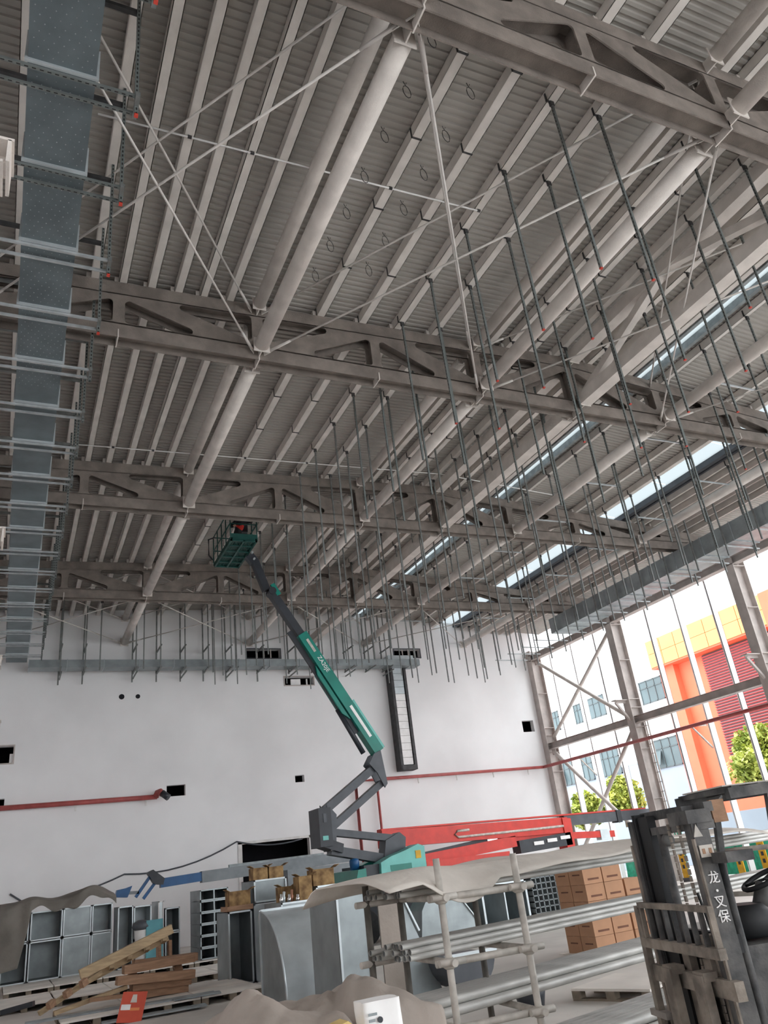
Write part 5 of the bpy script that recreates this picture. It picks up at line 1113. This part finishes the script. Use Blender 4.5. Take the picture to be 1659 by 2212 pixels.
# wood pile
def plank(a, b, w, h, label, m): 
    o = MB().bar(a, b, w, h).build('timber_plank', m); tag(o, label, 'plank', 'loose timber in the pile')
plank((1.55, 18.3, 0.74), (3.32, 18.45, 1.30), 0.14, 0.17, 'long pale beam leaning across the top of the wood pile', 'wood_pale'); plank((1.7, 18.7, 0.58), (3.3, 18.8, 1.14), 0.1, 0.12, 'pale beam under the leaning long beam', 'wood_pale')
for k in range(5):
    t = 0.12 + 0.2 * k; plank((1.62 + 1.7 * t, 18.48, 0.62 + 0.57 * t), (1.62 + 1.7 * t, 18.72, 0.56 + 0.57 * t), 0.08, 0.1, '%s short pale block between the leaning beams from the left' % ORD[k + 1], 'wood_pale')
for k, (xa, xb, y, z, tz, lab) in enumerate(((2.35, 3.75, 18.3, 0.70, 0.02, 'upper front brown board of the wood pile'), (2.6, 3.9, 18.75, 0.74, -0.04, 'rear brown board of the wood pile'), (2.2, 3.7, 18.05, 0.55, -0.10, 'brown board with bright end low at the right of the pile'), (2.5, 3.65, 18.2, 0.40, -0.06, 'dark brown board second from the floor of the pile'), (2.45, 3.6, 18.25, 0.26, -0.04, 'lowest brown board of the wood pile'))):
    plank((xa, y, z), (xb, y + 0.1, z + tz), 0.26, 0.15, lab, 'wood_brown')
plank((2.6, 18.3, 0.2), (2.6, 18.9, 0.62), 0.16, 0.14, 'short bearer propping the brown boards', 'wood_brown'); plank((3.5, 18.3, 0.2), (3.5, 18.9, 0.62), 0.16, 0.14, 'second short bearer propping the brown boards', 'wood_brown')
plank((3.15, 19.0, 0.75), (3.15, 19.05, 1.22), 0.3, 0.06, 'brown board standing upright at the tip of the pile', 'wood_brown'); plank((3.38, 19.0, 0.72), (3.38, 19.05, 1.06), 0.2, 0.06, 'shorter upright brown board next to the tip of the pile', 'wood_brown')
plank((0.85, 18.2, 0.22), (1.95, 18.45, 0.72), 0.12, 0.08, 'grey brown plank sloping down left from the pile', 'wood_pale'); plank((1.1, 18.0, 0.2), (2.4, 18.1, 0.42), 0.14, 0.07, 'flat plank crossing below the leaning beams', 'wood_pale'); plank((1.7, 17.9, 0.32), (2.7, 17.9, 0.28), 0.13, 0.06, 'short plank under the red sheet end of the pile', 'wood_brown')
for k in range(3): plank((1.0 + 0.28 * k, 18.1, 0.32 + 0.13 * k), (1.1 + 0.28 * k, 18.18, 0.37 + 0.13 * k), 0.1, 0.12, '%s small block on the plank sloping left' % ORD[k + 1], 'wood_brown')
for k, (xa, xb, y, z) in enumerate(((0.6, 2.3, 17.6, 0.16), (2.4, 3.9, 17.3, 0.16), (1.8, 3.6, 16.7, 0.05), (3.1, 3.95, 17.05, 0.17))): plank((xa, y, z), (xb, y - 0.1, z), 0.3, 0.025, '%s thin grey sheet strip from left lying before the wood pile' % ORD[k + 1], 'galv_dull')
T = thing('safety_sign', 'red printed safety sheet leaning at the foot of the wood pile', 'sign', (2.1, 16.6, 0.0)); A_, B_ = Vector((0.97, -0.1, -0.12)).normalized(), Vector((0.28, 0.42, 0.86)).normalized(); O_ = Vector((2.02, 16.5, 0.03)); N2 = A_.cross(B_)
MB().prism([(0, 0), (0.42, 0), (0.42, 0.5), (0, 0.5)], O_, A_, B_, N2, 0.012).build('sheet', 'sheet_red', T)
MB().prism([(0.02, 0.2), (0.18, 0.2), (0.18, 0.29), (0.02, 0.29)], O_ + N2 * 0.008, A_, B_, N2, 0.004).build('white_panel', 'plastic_white', T); MB().prism([(0.18, 0.19), (0.34, 0.19), (0.34, 0.235), (0.18, 0.235)], O_ + N2 * 0.008, A_, B_, N2, 0.004).build('text_line', 'facade_orange', T); MB().prism([(0.16, 0.32), (0.27, 0.32), (0.25, 0.45), (0.18, 0.45)], O_ + N2 * 0.008, A_, B_, N2, 0.004).build('figure', 'tarp_light', T)
tag(MB().bar((0.25, 21.0, 0.1), (0.85, 20.6, 0.2), 0.1, 0.1).build('steel_bracket', 'lift_dark'), 'dark steel bracket on the pallets at the left edge', 'bracket')

# covered crate close to the camera
T = thing('wooden_crate', 'wooden crate under the crumpled brown cloth at the bottom edge', 'crate', (1.45, 4.35, 0)); MB().bb((0.95, 3.95, 0.1), (2.0, 4.8, 1.2)).build('crate_body', 'wood_brown', T)
for z in (0.25, 0.6, 0.95): MB().bb((0.93, 3.93, z), (2.02, 3.95, z + 0.12)).build('slat', 'wood_pale', T)
for x in (1.0, 1.9): MB().bb((x - 0.05, 3.95, 0), (x + 0.05, 4.8, 0.1)).build('skid', 'wood_brown', T)
def cloth(u, v):
    x = 0.9 + 1.08 * u; y = 3.86 + 0.98 * v; r = 1.215 + 0.20 * math.exp(-((u - 0.24) / 0.16) ** 2 - ((v - 0.45) / 0.5) ** 2) + 0.185 * math.exp(-((u - 0.78) / 0.2) ** 2 - ((v - 0.5) / 0.5) ** 2) + 0.06 * math.exp(-((u - 0.5) / 0.12) ** 2)
    r += 0.016 * math.sin(14 * u + 9 * v) + 0.012 * abs(math.sin(19 * u - 13 * v)) + 0.008 * abs(math.sin(41 * u + 17 * v)) - 0.035 * math.exp(-((u - 0.56 - 0.2 * v) / 0.035) ** 2)
    if v < 0.08: r -= 0.25 * (1 - v / 0.08)
    return (x + 0.02 * math.sin(12 * v), y + 0.02 * math.sin(10 * u), r)
o = MB().grid(cloth, 60, 40).build('dust_cloth', 'tarp'); tag(o, 'crumpled brown cloth heap at the bottom edge before the elbow', 'cloth'); o.modifiers.new('solid', 'SOLIDIFY').thickness = 0.01
T = thing('plastic_package', 'white wrapped package with small print beside the yellow foam block', 'package', (1.63, 3.75, 1.0)); b = MB()
def pk(u, v): a = 2 * math.pi * u; rr = 1 + 0.05 * math.sin(5 * a + 7 * v); cx = max(-1, min(1, 1.35 * math.cos(a))) * 0.105 * rr; cy = max(-1, min(1, 1.35 * math.sin(a))) * 0.06 * rr; return (1.565 + 0.85 * cx, 3.72 + cy + 0.01 * math.sin(9 * v), 1.0 + 0.385 * v)
b.grid(pk, 32, 10); n0 = len(b.v); b.quad(*[pk(k / 16, 1.0) for k in range(16)]); b.build('wrapper', 'plastic_white', T)
MB().lathe((1.545, 3.655, 1.315), (0, 1, 0), [(-0.004, 0.012), (0.004, 0.012)], 12).build('print_dot', 'lift_dark', T); MB().bb((1.49, 3.648, 1.335), (1.53, 3.652, 1.345)).build('print_line', 'galv_dull', T); MB().bb((1.49, 3.648, 1.312), (1.52, 3.652, 1.322)).build('print_line', 'galv_dull', T)
MB().bb((0.98, 3.6, 0.98), (2.0, 3.93, 1.0)).build('ledge', 'wood_brown', bpy.data.objects['wooden_crate'])
MB().bb((0.98, 3.62, 0.0), (1.06, 3.7, 0.98)).build('ledge_post', 'wood_brown', bpy.data.objects['wooden_crate']); MB().bb((1.92, 3.62, 0.0), (2.0, 3.7, 0.98)).build('ledge_post', 'wood_brown', bpy.data.objects['wooden_crate'])
o = MB().prism([(0, 0), (0.15, 0), (0.145, 0.3), (0.10, 0.335), (0.0, 0.315)], (1.295, 3.7, 1.0), (1, 0, 0), (0, 0, 1), (0, 1, 0), 0.1).build('foam_block', 'foam_yellow'); tag(o, 'yellow foam block at the bottom edge left of the white package', 'foam block')
o = MB().lathe((6.55, 10.3, 0), (0, 0, 1), [(0, 0.16), (0.25, 0.22), (0.27, 0.2)], 18).build('plastic_tub', 'lift_dark'); tag(o, 'black plastic tub on the floor behind the right rack upright', 'tub')
